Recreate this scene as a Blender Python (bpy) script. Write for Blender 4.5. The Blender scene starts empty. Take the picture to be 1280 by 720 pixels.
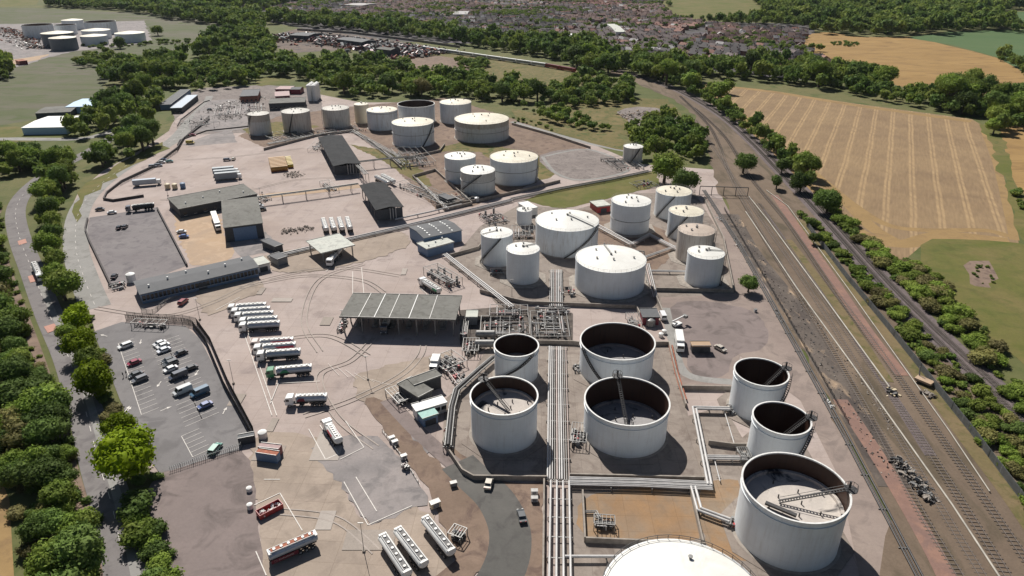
import bpy, math, random
import numpy as np
from mathutils import Vector, Matrix
from mathutils.geometry import tessellate_polygon
random.seed(7); NR = np.random.default_rng(7)
sc = bpy.context.scene
COL = sc.collection
# ------------------------------------------------------------------ survey: photo pixel -> place on the ground
H = 120.0; F = 880.0; TH = math.radians(26.0)
CT, ST = math.cos(TH), math.sin(TH)
def G(px, py, z=0.0):
    u = (px-640)/F; v = -(py-360)/F
    t = (z-H)/(-ST+v*CT)
    return (u*t, (CT+v*ST)*t, z)
def P(x, y, z=0.0):
    dz = z-H; zc = y*CT-dz*ST
    return (640+F*x/zc, 360-F*(y*ST+dz*CT)/zc)
def depth(x, y, z=0.0): return y*CT-(z-H)*ST
def G2(p, z=0.0): return Vector(G(p[0], p[1], z)[:2])
# ------------------------------------------------------------------ mesh helpers
class MB:
    def __init__(s): s.v = []; s.f = []; s.m = []; s.s = []
    def add(s, vs, fs, m=0, sm=False):
        o = len(s.v); s.v += [tuple(v) for v in vs]
        for f in fs: s.f.append([i+o for i in f]); s.m.append(m); s.s.append(sm)
        return s
    def box(s, x0, x1, y0, y1, z0, z1, m=0):
        return s.add([(x0,y0,z0),(x1,y0,z0),(x1,y1,z0),(x0,y1,z0),(x0,y0,z1),(x1,y0,z1),(x1,y1,z1),(x0,y1,z1)],
              [(3,2,1,0),(4,5,6,7),(0,1,5,4),(1,2,6,5),(2,3,7,6),(3,0,4,7)], m)
    def beam(s, p, q, w, h, m=0, up=(0,0,1)):
        p = Vector(p); q = Vector(q); d = (q-p).normalized(); up = Vector(up)
        if abs(d.dot(up)) > .98: up = Vector((1,0,0))
        a = d.cross(up).normalized()*w/2; b = a.cross(d).normalized()*h/2
        vs = [p-a-b,p+a-b,p+a+b,p-a+b,q-a-b,q+a-b,q+a+b,q-a+b]
        return s.add(vs, [(0,1,2,3),(7,6,5,4),(0,4,5,1),(1,5,6,2),(2,6,7,3),(3,7,4,0)], m)
    def cyl(s, p, q, r, n=10, m=0, r2=None, cap=True, sm=True):
        p = Vector(p); q = Vector(q); d = (q-p).normalized(); r2 = r if r2 is None else r2
        up = Vector((0,0,1)) if abs(d.z) < .98 else Vector((1,0,0))
        a = d.cross(up).normalized(); b = a.cross(d)
        cs = [(math.cos(2*math.pi*i/n), math.sin(2*math.pi*i/n)) for i in range(n)]
        vs = [p+(a*c+b*e)*r for c,e in cs]+[q+(a*c+b*e)*r2 for c,e in cs]
        s.add(vs, [(i,(i+1)%n,n+(i+1)%n,n+i) for i in range(n)], m, sm)
        if cap:
            o = len(s.v)-2*n
            s.f.append([o+i for i in range(n)][::-1]); s.m.append(m); s.s.append(False)
            s.f.append([o+n+i for i in range(n)]); s.m.append(m); s.s.append(False)
        return s
    def lathe(s, prof, n=48, m=0, sm=True, c=(0,0)):
        k = len(prof); vs = []
        for i in range(n):
            a = 2*math.pi*i/n
            vs += [(c[0]+r*math.cos(a), c[1]+r*math.sin(a), z) for r, z in prof]
        fs = []
        for i in range(n):
            j = (i+1) % n
            for t in range(k-1): fs.append((i*k+t, j*k+t, j*k+t+1, i*k+t+1))
        return s.add(vs, fs, m, sm)
    def tube(s, pts, r, n=8, m=0):
        for a, b in zip(pts[:-1], pts[1:]): s.cyl(a, b, r, n, m, cap=True)
        return s
    def prism(s, pts, z0, z1, m=0, mtop=None):
        n = len(pts); area = sum(pts[i][0]*pts[(i+1)%n][1]-pts[(i+1)%n][0]*pts[i][1] for i in range(n))
        if area < 0: pts = pts[::-1]
        s.add([(p[0],p[1],z0) for p in pts]+[(p[0],p[1],z1) for p in pts],
              [(i,(i+1)%n,n+(i+1)%n,n+i) for i in range(n)], m)
        tr = tessellate_polygon([[Vector((p[0],p[1],0)) for p in pts]])
        vs = [(p[0],p[1],z1) for p in pts]; fs = []
        for t in tr:
            a, b, c = [Vector(vs[i]) for i in t]
            fs.append(t if (b-a).cross(c-a).z > 0 else t[::-1])
        return s.add(vs, fs, m if mtop is None else mtop)
    def prof(s, pts, y0, y1, m=0):           # profile in x,z extruded along y
        n = len(pts)
        s.add([(x,y0,z) for x,z in pts]+[(x,y1,z) for x,z in pts],
              [tuple(range(n)), tuple(range(2*n-1,n-1,-1))]+[((i+1)%n,i,n+i,n+(i+1)%n) for i in range(n)], m)
        return s
    def build(s, name, mats, parent=None, world=False, loc=None, rot=0):
        if not isinstance(mats, (list, tuple)): mats = [mats]
        vs = s.v; base = None
        if world:
            if parent is None:
                a = np.array(vs); base = ((a[:,0].min()+a[:,0].max())/2, (a[:,1].min()+a[:,1].max())/2, a[:,2].min())
            else:
                base = (0,0,0); q = parent
                while q: base = tuple(base[i]+q.location[i] for i in range(3)); q = q.parent
            vs = [(v[0]-base[0], v[1]-base[1], v[2]-base[2]) for v in vs]
        me = bpy.data.meshes.new(name); me.from_pydata(vs, [], s.f)
        for mt in mats: me.materials.append(mt)
        me.polygons.foreach_set('material_index', s.m); me.polygons.foreach_set('use_smooth', s.s)
        me.update()
        if any(s.s): me.set_sharp_from_angle(angle=math.radians(50))
        o = bpy.data.objects.new(name, me); COL.objects.link(o)
        if parent: o.parent = parent
        if world and parent is None: o.location = base
        if loc: o.location = loc
        if rot: o.rotation_euler.z = rot
        return o
def tag(o, label=None, cat=None, group=None, kind=None):
    if label: o['label'] = label
    if cat: o['category'] = cat
    if group: o['group'] = group
    if kind: o['kind'] = kind
    return o
def thing(name, label, cat, loc=(0,0,0), rot=0, group=None):
    o = bpy.data.objects.new(name, None); COL.objects.link(o); o.empty_display_size = .5
    o.location = loc; o.rotation_euler.z = rot
    return tag(o, label, cat, group)
# ------------------------------------------------------------------ materials
def newmat(name):
    m = bpy.data.materials.new(name); m.use_nodes = True
    nt = m.node_tree; b = nt.nodes['Principled BSDF']
    return m, nt, b
class N:
    def __init__(s, nt): s.nt = nt
    def n(s, t, **k):
        x = s.nt.nodes.new(t)
        for a, v in k.items(): setattr(x, a, v)
        return x
    def L(s, a, b): s.nt.links.new(a, b)
    def pos(s): return s.n('ShaderNodeNewGeometry').outputs['Position']
    def obj(s): return s.n('ShaderNodeTexCoord').outputs['Object']
    def noise(s, vec, scale, det=3, rough=.55, dist=0):
        x = s.n('ShaderNodeTexNoise'); x.inputs['Scale'].default_value = scale; x.inputs['Detail'].default_value = det
        x.inputs['Roughness'].default_value = rough; x.inputs['Distortion'].default_value = dist
        s.L(vec, x.inputs['Vector']); return x.outputs['Fac']
    def ramp(s, fac, stops):
        x = s.n('ShaderNodeValToRGB'); e = x.color_ramp.elements
        while len(e) < len(stops): e.new(.5)
        for i, (p, c) in enumerate(stops):
            e[i].position = p; e[i].color = (c, c, c, 1) if isinstance(c, (int, float)) else (*c, 1)
        s.L(fac, x.inputs['Fac']); return x.outputs['Color']
    def mix(s, fac, a, b, bt='MIX'):
        x = s.n('ShaderNodeMix'); x.data_type = 'RGBA'; x.blend_type = bt
        for i, v in ((0, fac), (6, a), (7, b)):
            if hasattr(v, 'links'): s.L(v, x.inputs[i])
            else: x.inputs[i].default_value = v if i == 0 else (*v, 1)
        return x.outputs[2]
    def math(s, op, a, b=0.0, c=None):
        x = s.n('ShaderNodeMath', operation=op)
        for i, v in enumerate((a, b, c)):
            if v is None: continue
            if hasattr(v, 'links'): s.L(v, x.inputs[i])
            else: x.inputs[i].default_value = v
        return x.outputs[0]
    def mapping(s, vec, rot=0, scale=(1,1,1), loc=(0,0,0)):
        x = s.n('ShaderNodeMapping'); x.inputs['Rotation'].default_value[2] = rot
        x.inputs['Scale'].default_value = scale; x.inputs['Location'].default_value = loc
        s.L(vec, x.inputs['Vector']); return x.outputs[0]
    def bump(s, h, b, st=.3, d=.1):
        x = s.n('ShaderNodeBump'); x.inputs['Strength'].default_value = st; x.inputs['Distance'].default_value = d
        s.L(h, x.inputs['Height']); s.L(x.outputs[0], b.inputs['Normal'])
def flat(name, c, rough=.6, metal=0, var=.12, sc_=1.5, spec=None):
    m, nt, b = newmat(name); k = N(nt)
    v = k.noise(k.obj(), sc_, 4)
    col = k.mix(k.ramp(v, [(.3,0),(.7,1)]), tuple(x*(1-var) for x in c), tuple(min(1,x*(1+var)) for x in c))
    k.L(col, b.inputs['Base Color']); b.inputs['Roughness'].default_value = rough; b.inputs['Metallic'].default_value = metal
    return m
def sat(c, k=1.2):
    l = .3*c[0]+.6*c[1]+.1*c[2]; return tuple(max(.004, l+(v-l)*k) for v in c)
def ground(name, c1, c2, c3=None, s1=.02, s2=.12, s3=1.2, rough=.95, fine=.18, slab=None, bump=.3, rot=0, stretch=None, pat=.5, stain=0, soft=.14):
    """three scales of mottling: broad patches, wear, grain; optional slab joints"""
    q_ = 1.1 if 'concrete_yard' in name else 1.0 if 'asphalt' in name or 'apron' in name or 'compound' in name or 'worn' in name or 'repair' in name or 'tyre' in name or 'siding' in name or 'rusty' in name else 1.2
    c1, c2, c3 = sat(c1, q_), sat(c2, q_), c3 and sat(c3, q_)
    m, nt, b = newmat(name); k = N(nt); p = k.pos()
    q = k.mapping(p, rot, stretch) if stretch else p
    a = k.ramp(k.noise(q, s1, 4, .6, .6), [(.36,0),(.64,1)])
    col = k.mix(a, c1, c2)
    if c3: col = k.mix(k.ramp(k.noise(k.mapping(q, .7, (1,1,1), (37,11,0)), s2, 5, .62, .8), [(pat,0),(pat+soft,1)]), col, c3)
    f = k.noise(p, s3, 5, .7); f2 = k.noise(p, s2*2.3, 4, .6)
    g = k.math('ADD', k.math('MULTIPLY', f, fine*2), k.math('MULTIPLY', f2, fine*1.6))
    g = k.math('ADD', g, 1-fine*1.8)
    x = k.n('ShaderNodeVectorMath', operation='SCALE'); k.L(col, x.inputs[0]); k.L(g, x.inputs['Scale']); col = x.outputs[0]
    if slab:
        w, h, r, amt = slab
        br = k.n('ShaderNodeTexBrick'); br.offset = 0.0; k.L(k.mapping(p, r), br.inputs['Vector'])
        br.inputs['Scale'].default_value = 1.0; br.inputs['Brick Width'].default_value = w; br.inputs['Row Height'].default_value = h
        br.inputs['Mortar Size'].default_value = .07; br.inputs['Mortar Smooth'].default_value = .4
        br.inputs['Color1'].default_value = (1,1,1,1); br.inputs['Color2'].default_value = (1-amt,1-amt,1-amt*.9,1); br.inputs['Mortar'].default_value = (.68,.66,.64,1)
        col = k.mix(.75, col, br.outputs['Color'], 'MULTIPLY')
    if stain:
        st = k.ramp(k.noise(k.mapping(p,1.9,(1,1,1),(91,5,0)), .045, 6, .68, 1.5), [(.56,0),(.72,1)])
        col = k.mix(k.math('MULTIPLY', st, stain), col, tuple(v*.42 for v in c1))
    k.L(col, b.inputs['Base Color']); b.inputs['Roughness'].default_value = rough
    b.inputs['Specular IOR Level'].default_value = .25
    if bump: k.bump(f, b, bump, .15)
    return m
M = {}
M['meadow'] = ground('meadow', (0.090,0.100,0.043), (0.128,0.119,0.059), (0.071,0.085,0.032), s1=.012, s2=.06, s3=.8, fine=.2)
M['far_meadow'] = ground('far_meadow', (.085,.095,.048), (.118,.108,.082), (.075,.09,.04), s1=.006, s2=.03, s3=.4, stretch=(1,2.5,1))
M['rough_grass'] = ground('rough_grass', (0.111,0.099,0.043), (0.170,0.136,0.072), (0.068,0.082,0.030), s1=.05, s2=.2, s3=1.5, fine=.25)
M['green_grass'] = ground('green_grass', (0.092,0.101,0.032), (0.145,0.123,0.057), (0.075,0.088,0.030), s1=.03, s2=.12, s3=1.2, fine=.24, stain=.25, soft=.3)
M['crop_green'] = ground('crop_green', (0.068,0.108,0.048), (0.084,0.120,0.056), s1=.01, s2=.05, s3=.5, fine=.1)
M['tan_field'] = ground('tan_field', (0.242,0.160,0.078), (0.289,0.195,0.096), (0.203,0.133,0.067), s1=.008, s2=.03, s3=.4, fine=.12, stretch=(1,3,1), rot=.5)
M['concrete'] = ground('concrete_yard', (0.336,0.276,0.246), (0.400,0.338,0.309), (0.288,0.239,0.220), s1=.03, s2=.1, s3=1.4, fine=.12, slab=(7.5,6,.06,.09), stain=.28, pat=.55)
M['bund'] = ground('bund_concrete', (0.223,0.191,0.167), (0.274,0.239,0.210), (0.180,0.151,0.132), s1=.06, s2=.18, s3=1.6, fine=.15, slab=(5,5,.02,.12), stain=.4)
M['rusty'] = ground('rusty_concrete', (.25,.165,.10), (.255,.21,.16), (.31,.18,.085), s1=.05, s2=.12, s3=1.5, fine=.16, slab=(6,5,.02,.1), stain=.35, soft=.35, pat=.4)
M['apron'] = ground('pink_apron', (0.240,0.188,0.164), (0.280,0.224,0.192), (0.200,0.160,0.140), s1=.04, s2=.12, s3=1.4, fine=.14, stain=.2)
M['sand'] = ground('sandy_hardstanding', (0.394,0.295,0.213), (0.344,0.267,0.205), (0.426,0.328,0.246), s1=.06, s2=.2, s3=1.6, fine=.12)
M['dirt'] = ground('brown_dirt', (0.165,0.124,0.098), (0.210,0.158,0.126), (0.128,0.094,0.079), s1=.06, s2=.2, s3=1.7, fine=.2)
M['compound'] = ground('worn_compound', (0.183,0.149,0.138), (0.221,0.178,0.165), (0.136,0.111,0.103), s1=.035, s2=.12, s3=1.5, fine=.16, stain=.35)
M['asphalt'] = ground('asphalt', (0.169,0.159,0.158), (0.200,0.188,0.184), (0.144,0.135,0.134), s1=.04, s2=.15, s3=2.2, fine=.12)
M['road'] = ground('road_asphalt', (0.170,0.155,0.152), (0.200,0.185,0.179), (0.145,0.132,0.131), s1=.05, s2=.2, s3=2.2, fine=.12)
M['old_tar'] = ground('weathered_tarmac', (0.180,0.164,0.164), (0.208,0.192,0.189), (0.144,0.132,0.134), s1=.05, s2=.2, s3=1.8, fine=.13, stain=.3)
M['lightroad'] = ground('pale_road', (.245,.238,.225), (.285,.275,.26), (.21,.203,.19), s1=.05, s2=.2, s3=1.8, fine=.12)
M['worn'] = ground('worn_grey_concrete', (0.221,0.201,0.194), (0.287,0.254,0.241), (0.180,0.164,0.159), s1=.06, s2=.16, s3=1.5, fine=.16, stain=.4)
M['gravel'] = ground('gravel', (0.187,0.162,0.151), (0.238,0.209,0.193), (0.144,0.126,0.117), s1=.08, s2=.3, s3=2.5, fine=.28, bump=.6)
M['rail_dirt'] = ground('siding_dirt', (0.136,0.100,0.072), (0.172,0.128,0.092), (0.092,0.072,0.048), s1=.03, s2=.10, s3=1.6, fine=.26, stretch=(1,.25,1), rot=.55, bump=.5, pat=.5)
M['rough_brown'] = ground('dry_scrub', (0.135,0.111,0.061), (0.164,0.127,0.078), (0.094,0.090,0.041), s1=.06, s2=.2, s3=1.8, fine=.28, bump=.5)
M['dark_asphalt'] = ground('dark_asphalt', (.10,.096,.088), (.125,.118,.108), (.085,.08,.075), s1=.05, s2=.2, s3=2, fine=.12)
M['ballast'] = ground('ballast', (0.122,0.101,0.099), (0.151,0.126,0.123), (0.094,0.079,0.079), s1=.08, s2=.4, s3=3, fine=.28, bump=.6)
M['black_dirt'] = ground('oily_dirt', (.065,.055,.05), (.13,.11,.095), (.34,.26,.19), s1=.12, s2=.22, s3=1.5, fine=.3, stretch=(1,.35,1), rot=.5, pat=.56, bump=.6)
M['red_dirt'] = ground('red_gravel', (0.217,0.139,0.114), (0.188,0.128,0.110), (0.247,0.158,0.126), s1=.06, s2=.2, s3=1.8, fine=.18)
M['scrap_ground'] = ground('scrap_ground', (0.112,0.092,0.080), (0.176,0.136,0.112), (0.080,0.068,0.064), s1=.04, s2=.12, s3=.8, fine=.3)
M['town_ground'] = ground('town_ground', (0.065,0.065,0.050), (0.093,0.082,0.093), (0.130,0.112,0.128), s1=.03, s2=.09, s3=.6, fine=.25, pat=.6)
M['black_floor'] = ground('grimy_plant_floor', (.10,.088,.078), (.14,.12,.105), (.07,.06,.055), s1=.1, s2=.3, s3=1.6, fine=.2, slab=(3,3,0,.15))
M['tyre_wear'] = ground('tyre_wear', (.345,.298,.262), (.38,.33,.292), s1=.1, s2=.4, s3=2, fine=.2)
M['repair_pale'] = ground('pale_repair', (.365,.322,.285), (.39,.345,.305), s1=.1, s2=.4, s3=2, fine=.12)
M['repair_grey'] = ground('grey_repair', (.29,.25,.215), (.325,.28,.242), s1=.1, s2=.4, s3=2, fine=.16, stain=.3)
M['paint'] = flat('worn_white_paint', (.62,.58,.53), .8, var=.15)
M['pale_red'] = flat('faded_red_surfacing', (.42,.22,.17), .9)
# striped stubble field
def stubble():
    m, nt, b = newmat('striped_stubble'); k = N(nt); p = k.pos()
    q = k.mapping(p, 0, (1,1,1)); q2 = k.n('ShaderNodeVectorRotate', rotation_type='Z_AXIS'); k.L(p, q2.inputs['Vector']); q2.inputs['Angle'].default_value = math.radians(26.7)
    w = k.noise(p, .02, 3); sx = k.n('ShaderNodeSeparateXYZ'); k.L(q2.outputs[0], sx.inputs[0])
    x = k.math('ADD', sx.outputs[0], k.math('MULTIPLY', w, 2.2))
    t = k.math('MULTIPLY', x, 1/12.2); fr = k.math('FRACT', t)
    # twin wheelings: two pale bands in each 14.5 m bout
    d1 = k.math('ABSOLUTE', k.math('SUBTRACT', fr, .42)); d2 = k.math('ABSOLUTE', k.math('SUBTRACT', fr, .58))
    dm = k.math('MINIMUM', d1, d2)
    band = k.ramp(dm, [(.025,1),(.075,0)])
    nz = k.ramp(k.noise(k.mapping(p, .47, (1,.15,1)), .35, 4), [(.25,.1),(.75,1)])
    bm = k.math('MULTIPLY', band, nz)
    base = k.mix(k.ramp(k.noise(p, .03, 4, .6, .5), [(.35,0),(.65,1)]), (.21,.142,.082), (.262,.18,.10))
    fine = k.mix(k.ramp(k.noise(k.mapping(q2.outputs[0],0,(1,.1,1)), .9, 3), [(.3,0),(.7,1)]), (.86,.86,.86), (1.1,1.1,1.1))
    base = k.mix(1.0, base, fine, 'MULTIPLY')
    col = k.mix(bm, base, (.385,.265,.14))
    k.L(col, b.inputs['Base Color']); b.inputs['Roughness'].default_value = .95; b.inputs['Specular IOR Level'].default_value = .2
    return m
M['stubble'] = stubble()
M['headland'] = ground('stubble_headland', (0.274,0.191,0.103), (0.238,0.166,0.089), (0.209,0.144,0.082), s1=.03, s2=.1, s3=.8, fine=.14)
M['concwall'] = flat('weathered_concrete', (.27,.235,.20), .9, var=.25, sc_=.6)
M['darkwall'] = flat('tarred_wall', (.07,.06,.058), .9, var=.25)
M['kerb'] = flat('concrete_kerb', (.42,.37,.32), .9)
M['pipe'] = flat('white_pipe_paint', (.45,.435,.42), .45, var=.12, sc_=.5)
M['cream_pipe'] = flat('weathered_cream_pipe', (.34,.31,.26), .6, var=.25, sc_=.3)
M['pipe_pink'] = flat('faded_pink_pipe_paint', (.42,.34,.31), .5, var=.12, sc_=.5)
M['steel'] = flat('galvanised_steel', (.23,.225,.215), .5, .3, var=.25)
M['darksteel'] = flat('dark_steel', (.055,.053,.053), .6, .3, var=.3)
M['rail'] = flat('rail_steel', (.30,.26,.23), .4, .5)
M['sleeper'] = flat('sleeper_wood', (.095,.078,.066), .9, var=.3)
M['fencesteel'] = flat('palisade_grey', (.20,.21,.215), .55, .3)
M['roof_grey'] = ground('fibre_cement_roof', (0.160,0.156,0.144), (0.191,0.187,0.172), (0.133,0.129,0.117), s1=.15, s2=.4, s3=2, fine=.1, bump=.1)
M['roof_dark'] = ground('dark_sheet_roof', (.032,.033,.034), (.044,.044,.045), (.026,.026,.027), s1=.15, s2=.4, s3=2, fine=.14, bump=.1, rough=.95)
M['roof_slate'] = ground('slate_sheet_roof', (.11,.112,.115), (.13,.13,.133), s1=.15, s2=.4, s3=2, fine=.12, bump=.1, rough=.8)
M['roof_pale'] = ground('pale_roof', (.47,.48,.44), (.55,.55,.50), (.40,.40,.37), s1=.15, s2=.4, s3=2, fine=.1, bump=.1)
M['white'] = flat('white_cladding', (.70,.69,.66), .6, var=.08)
M['bluewall'] = flat('blue_cladding', (.13,.20,.31), .6, var=.12)
M['greywall'] = flat('grey_cladding', (.20,.205,.21), .7, var=.15)
M['darkcl'] = flat('dark_cladding', (.05,.055,.062), .7, var=.2)
M['skylight'] = flat('translucent_roof_sheet', (.72,.72,.68), .5)
M['green_roof'] = flat('sea_green_roof', (.20,.38,.33), .6)
M['brickred'] = flat('red_brick', (.27,.115,.08), .9, var=.25)
M['redpaint'] = flat('red_paint', (.33,.035,.035), .5, var=.2)
M['maroon'] = flat('maroon_paint', (.16,.02,.035), .5)
M['rust'] = flat('rusty_top', (.30,.10,.055), .85, var=.35)
M['pinkrust'] = flat('faded_pink_top', (.36,.25,.24), .8, var=.15)
M['orange'] = flat('ochre_tank_paint', (.38,.20,.045), .6, var=.25)
M['yellow'] = flat('yellow_paint', (.55,.40,.05), .5, var=.2)
M['green'] = flat('green_paint', (.03,.22,.10), .45)
M['teal'] = flat('teal_car_paint', (.02,.18,.17), .35)
M['glass'] = flat('tinted_glass', (.02,.025,.03), .12, 0, var=.1)
M['rubber'] = flat('tyre_rubber', (.015,.015,.015), .85)
M['bluegrey'] = flat('blue_grey_barrel_paint', (.36,.40,.45), .35, .2, var=.08)
M['alu'] = flat('brushed_aluminium', (.52,.52,.52), .35, .6, var=.1)
M['redstripe'] = flat('red_stripe_paint', (.50,.03,.05), .4)
M['yellowcar'] = flat('cream_paint', (.60,.50,.33), .6)
M['water'] = flat('settling_water', (.05,.10,.11), .1)
M['greybox'] = flat('grey_lorry_body', (.26,.285,.30), .6)
M['skyblue'] = flat('pale_blue_sheet', (.33,.48,.62), .5, var=.08)
# tank shells: white paint with seams, runs and grime
def tankmat(name, base=(.70,.73,.745), streak=.25, band=0.0, h=12.0, grime=(.33,.27,.20), bandcol=(.42,.36,.30), tint=None):
    m, nt, b = newmat(name); k = N(nt); o = k.obj()
    s = k.n('ShaderNodeSeparateXYZ'); k.L(o, s.inputs[0])
    an = k.math('ARCTAN2', s.outputs[1], s.outputs[0])
    cb = k.n('ShaderNodeCombineXYZ'); k.L(k.math('MULTIPLY', an, 14.0), cb.inputs[0]); k.L(k.math('MULTIPLY', s.outputs[2], .12), cb.inputs[2])
    rn = k.n('ShaderNodeObjectInfo'); k.L(k.math('MULTIPLY', rn.outputs['Random'], 50.0), cb.inputs[1])
    run = k.ramp(k.noise(cb.outputs[0], 1.0, 4, .7), [(.5,0),(.72,1)])
    col = k.mix(k.math('MULTIPLY', run, streak), base, grime)
    soft = k.ramp(k.noise(o, .12, 4, .6), [(.3,.90),(.7,1.04)])
    col = k.mix(1.0, col, soft, 'MULTIPLY')
    # plate courses every 2.4 m, and plates
    c = k.math('FRACT', k.math('MULTIPLY', s.outputs[2], 1/2.4)); seam = k.ramp(c, [(.0,.84),(.035,1)])
    col = k.mix(.8, col, seam, 'MULTIPLY')
    c2 = k.math('FRACT', k.math('MULTIPLY', an, 22/6.283)); seam2 = k.ramp(c2, [(.0,.88),(.03,1)])
    col = k.mix(.6, col, seam2, 'MULTIPLY')
    # splash grime at the foot
    ft = k.ramp(k.math('ADD', s.outputs[2], k.math('MULTIPLY', k.noise(cb.outputs[0], 2.0, 3), 1.2)), [(.0,.0),(.12,1)])
    g2 = k.math('SUBTRACT', 1.0, k.math('MULTIPLY', k.math('ADD', s.outputs[2], k.math('MULTIPLY', k.noise(cb.outputs[0],2.0,3),1.4)), 1/2.0))
    g2 = k.n('ShaderNodeClamp').outputs[0] if False else k.math('MAXIMUM', k.math('MINIMUM', g2, 1.0), 0.0)
    col = k.mix(k.math('MULTIPLY', g2, .35), col, grime)
    if band:
        edge = k.math('ADD', s.outputs[2], k.math('MULTIPLY', k.noise(cb.outputs[0], 1.3, 4, .7), band*.9))
        bb = k.math('GREATER_THAN', edge, h-band*.55)
        bn = k.ramp(k.noise(cb.outputs[0], 2.2, 4, .7), [(.35,.15),(.65,.85)])
        col = k.mix(k.math('MULTIPLY', bb, bn), col, bandcol)
    k.L(col, b.inputs['Base Color']); b.inputs['Roughness'].default_value = .5; b.inputs['Specular IOR Level'].default_value = .35
    return m
def roofmat(name, c1, c2, c3=(.42,.37,.30), amt=.3):
    m, nt, b = newmat(name); k = N(nt); o = k.obj()
    s = k.n('ShaderNodeSeparateXYZ'); k.L(o, s.inputs[0]); an = k.math('ARCTAN2', s.outputs[1], s.outputs[0])
    col = k.mix(k.ramp(k.noise(o, .25, 5, .65, .5), [(.35,0),(.65,1)]), c1, c2)
    cb = k.n('ShaderNodeCombineXYZ'); k.L(k.math('MULTIPLY', an, 9.0), cb.inputs[0])
    r = k.math('SQRT', k.math('ADD', k.math('MULTIPLY', s.outputs[0], s.outputs[0]), k.math('MULTIPLY', s.outputs[1], s.outputs[1])))
    k.L(k.math('MULTIPLY', r, .15), cb.inputs[1])
    col = k.mix(k.math('MULTIPLY', k.ramp(k.noise(cb.outputs[0], 1.0, 4, .7), [(.52,0),(.75,1)]), amt), col, c3)
    pl = k.math('FRACT', k.math('MULTIPLY', an, 20/6.283)); col = k.mix(.5, col, k.ramp(pl, [(0,.88),(.03,1)]), 'MULTIPLY')
    k.L(col, b.inputs['Base Color']); b.inputs['Roughness'].default_value = .6
    return m
M['tank_clean'] = tankmat('clean_tank_paint', streak=.20)
M['tank_mid'] = tankmat('weathered_tank_paint', streak=.55)
M['tank_dirty'] = tankmat('grimy_tank_paint', (.60,.58,.53), .9, grime=(.24,.19,.14))
M['tank_band'] = tankmat('flaking_tank_paint', (.60,.60,.58), .6, band=3.6, h=13.0, bandcol=(.34,.27,.20))
M['tank_band2'] = tankmat('patterned_tank_paint', (.64,.65,.62), .3, band=4.2, h=11.7, bandcol=(.38,.36,.32))
M['tank_brown'] = tankmat('brown_stained_tank_paint', (.58,.53,.47), .8, grime=(.28,.19,.14))
M['tank_cream'] = tankmat('cream_tank_paint', (.72,.62,.46), .2)
M['tank_dark'] = tankmat('slate_tank_paint', (.13,.15,.17), .2, grime=(.1,.1,.1))
M['roof_w'] = roofmat('white_tank_roof', (.70,.69,.64), (.63,.61,.56), amt=.25)
M['roof_c'] = roofmat('cream_tank_roof', (.68,.63,.50), (.54,.48,.37), amt=.65)
M['roof_d'] = roofmat('grey_tank_roof', (.42,.40,.35), (.30,.275,.235), (.20,.17,.135), .7)
M['roof_b'] = roofmat('brown_tank_roof', (.38,.30,.24), (.46,.38,.31), (.26,.18,.13), .6)
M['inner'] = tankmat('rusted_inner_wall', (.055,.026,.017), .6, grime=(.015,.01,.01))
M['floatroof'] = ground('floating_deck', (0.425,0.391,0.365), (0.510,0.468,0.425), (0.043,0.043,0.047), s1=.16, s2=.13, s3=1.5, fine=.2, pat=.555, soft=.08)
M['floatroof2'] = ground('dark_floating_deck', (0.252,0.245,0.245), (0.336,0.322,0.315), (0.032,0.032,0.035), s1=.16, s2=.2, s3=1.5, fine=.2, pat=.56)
M['rimpaint'] = flat('pale_rim_paint', (.66,.65,.62), .5, var=.15)
# foliage: colour differs leaf to leaf, tree to tree and patch to patch
LB = 1.2
def leafmat(name, c1, c2, c3, rnd=True):
    c1, c2, c3 = [tuple(v*LB for v in sat(c, 1.12)) for c in (c1, c2, c3)]
    m, nt, b = newmat(name); k = N(nt); g = k.n('ShaderNodeNewGeometry')
    isl = g.outputs['Random Per Island']
    v = k.ramp(isl, [(0,0),(1,1)])
    col = k.mix(v, c1, c2)
    big = k.ramp(k.noise(g.outputs['Position'], .07 if rnd else .045, 3, .6), [(.38,0),(.62,1)])
    col = k.mix(k.math('MULTIPLY', big, .7), col, c3)
    if not rnd:
        at = k.n('ShaderNodeAttribute'); at.attribute_name = 'tint'
        col = k.mix(k.ramp(at.outputs['Fac'], [(.0,0),(1,1)]), k.mix(1.0, col, (.62,.72,.75), 'MULTIPLY'), k.mix(1.0, col, (1.3,1.18,1.0), 'MULTIPLY'))
    if rnd:
        oi = k.n('ShaderNodeObjectInfo'); sc2 = k.math('ADD', k.math('MULTIPLY', oi.outputs['Random'], .7), .68)
        x = k.n('ShaderNodeVectorMath', operation='SCALE'); k.L(col, x.inputs[0]); k.L(sc2, x.inputs['Scale']); col = x.outputs[0]
    k.L(col, b.inputs['Base Color']); b.inputs['Roughness'].default_value = .75; b.inputs['Specular IOR Level'].default_value = .1
    tr = k.n('ShaderNodeBsdfTranslucent'); k.L(col, tr.inputs['Color']); mx = k.n('ShaderNodeMixShader'); mx.inputs[0].default_value = .32
    out = nt.nodes['Material Output']; k.L(b.outputs[0], mx.inputs[1]); k.L(tr.outputs[0], mx.inputs[2]); k.L(mx.outputs[0], out.inputs[0])
    return m
M['leaf'] = leafmat('mixed_foliage', (.11,.16,.04), (.175,.24,.055), (.17,.19,.055))
M['leaf_dark'] = leafmat('dark_foliage', (.07,.11,.033), (.115,.165,.047), (.10,.13,.045))
M['leaf_bright'] = leafmat('lime_foliage', (.12,.17,.022), (.20,.255,.032), (.145,.19,.024))
M['leaf_olive'] = leafmat('olive_foliage', (.14,.14,.055), (.20,.185,.075), (.15,.13,.07))
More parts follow.
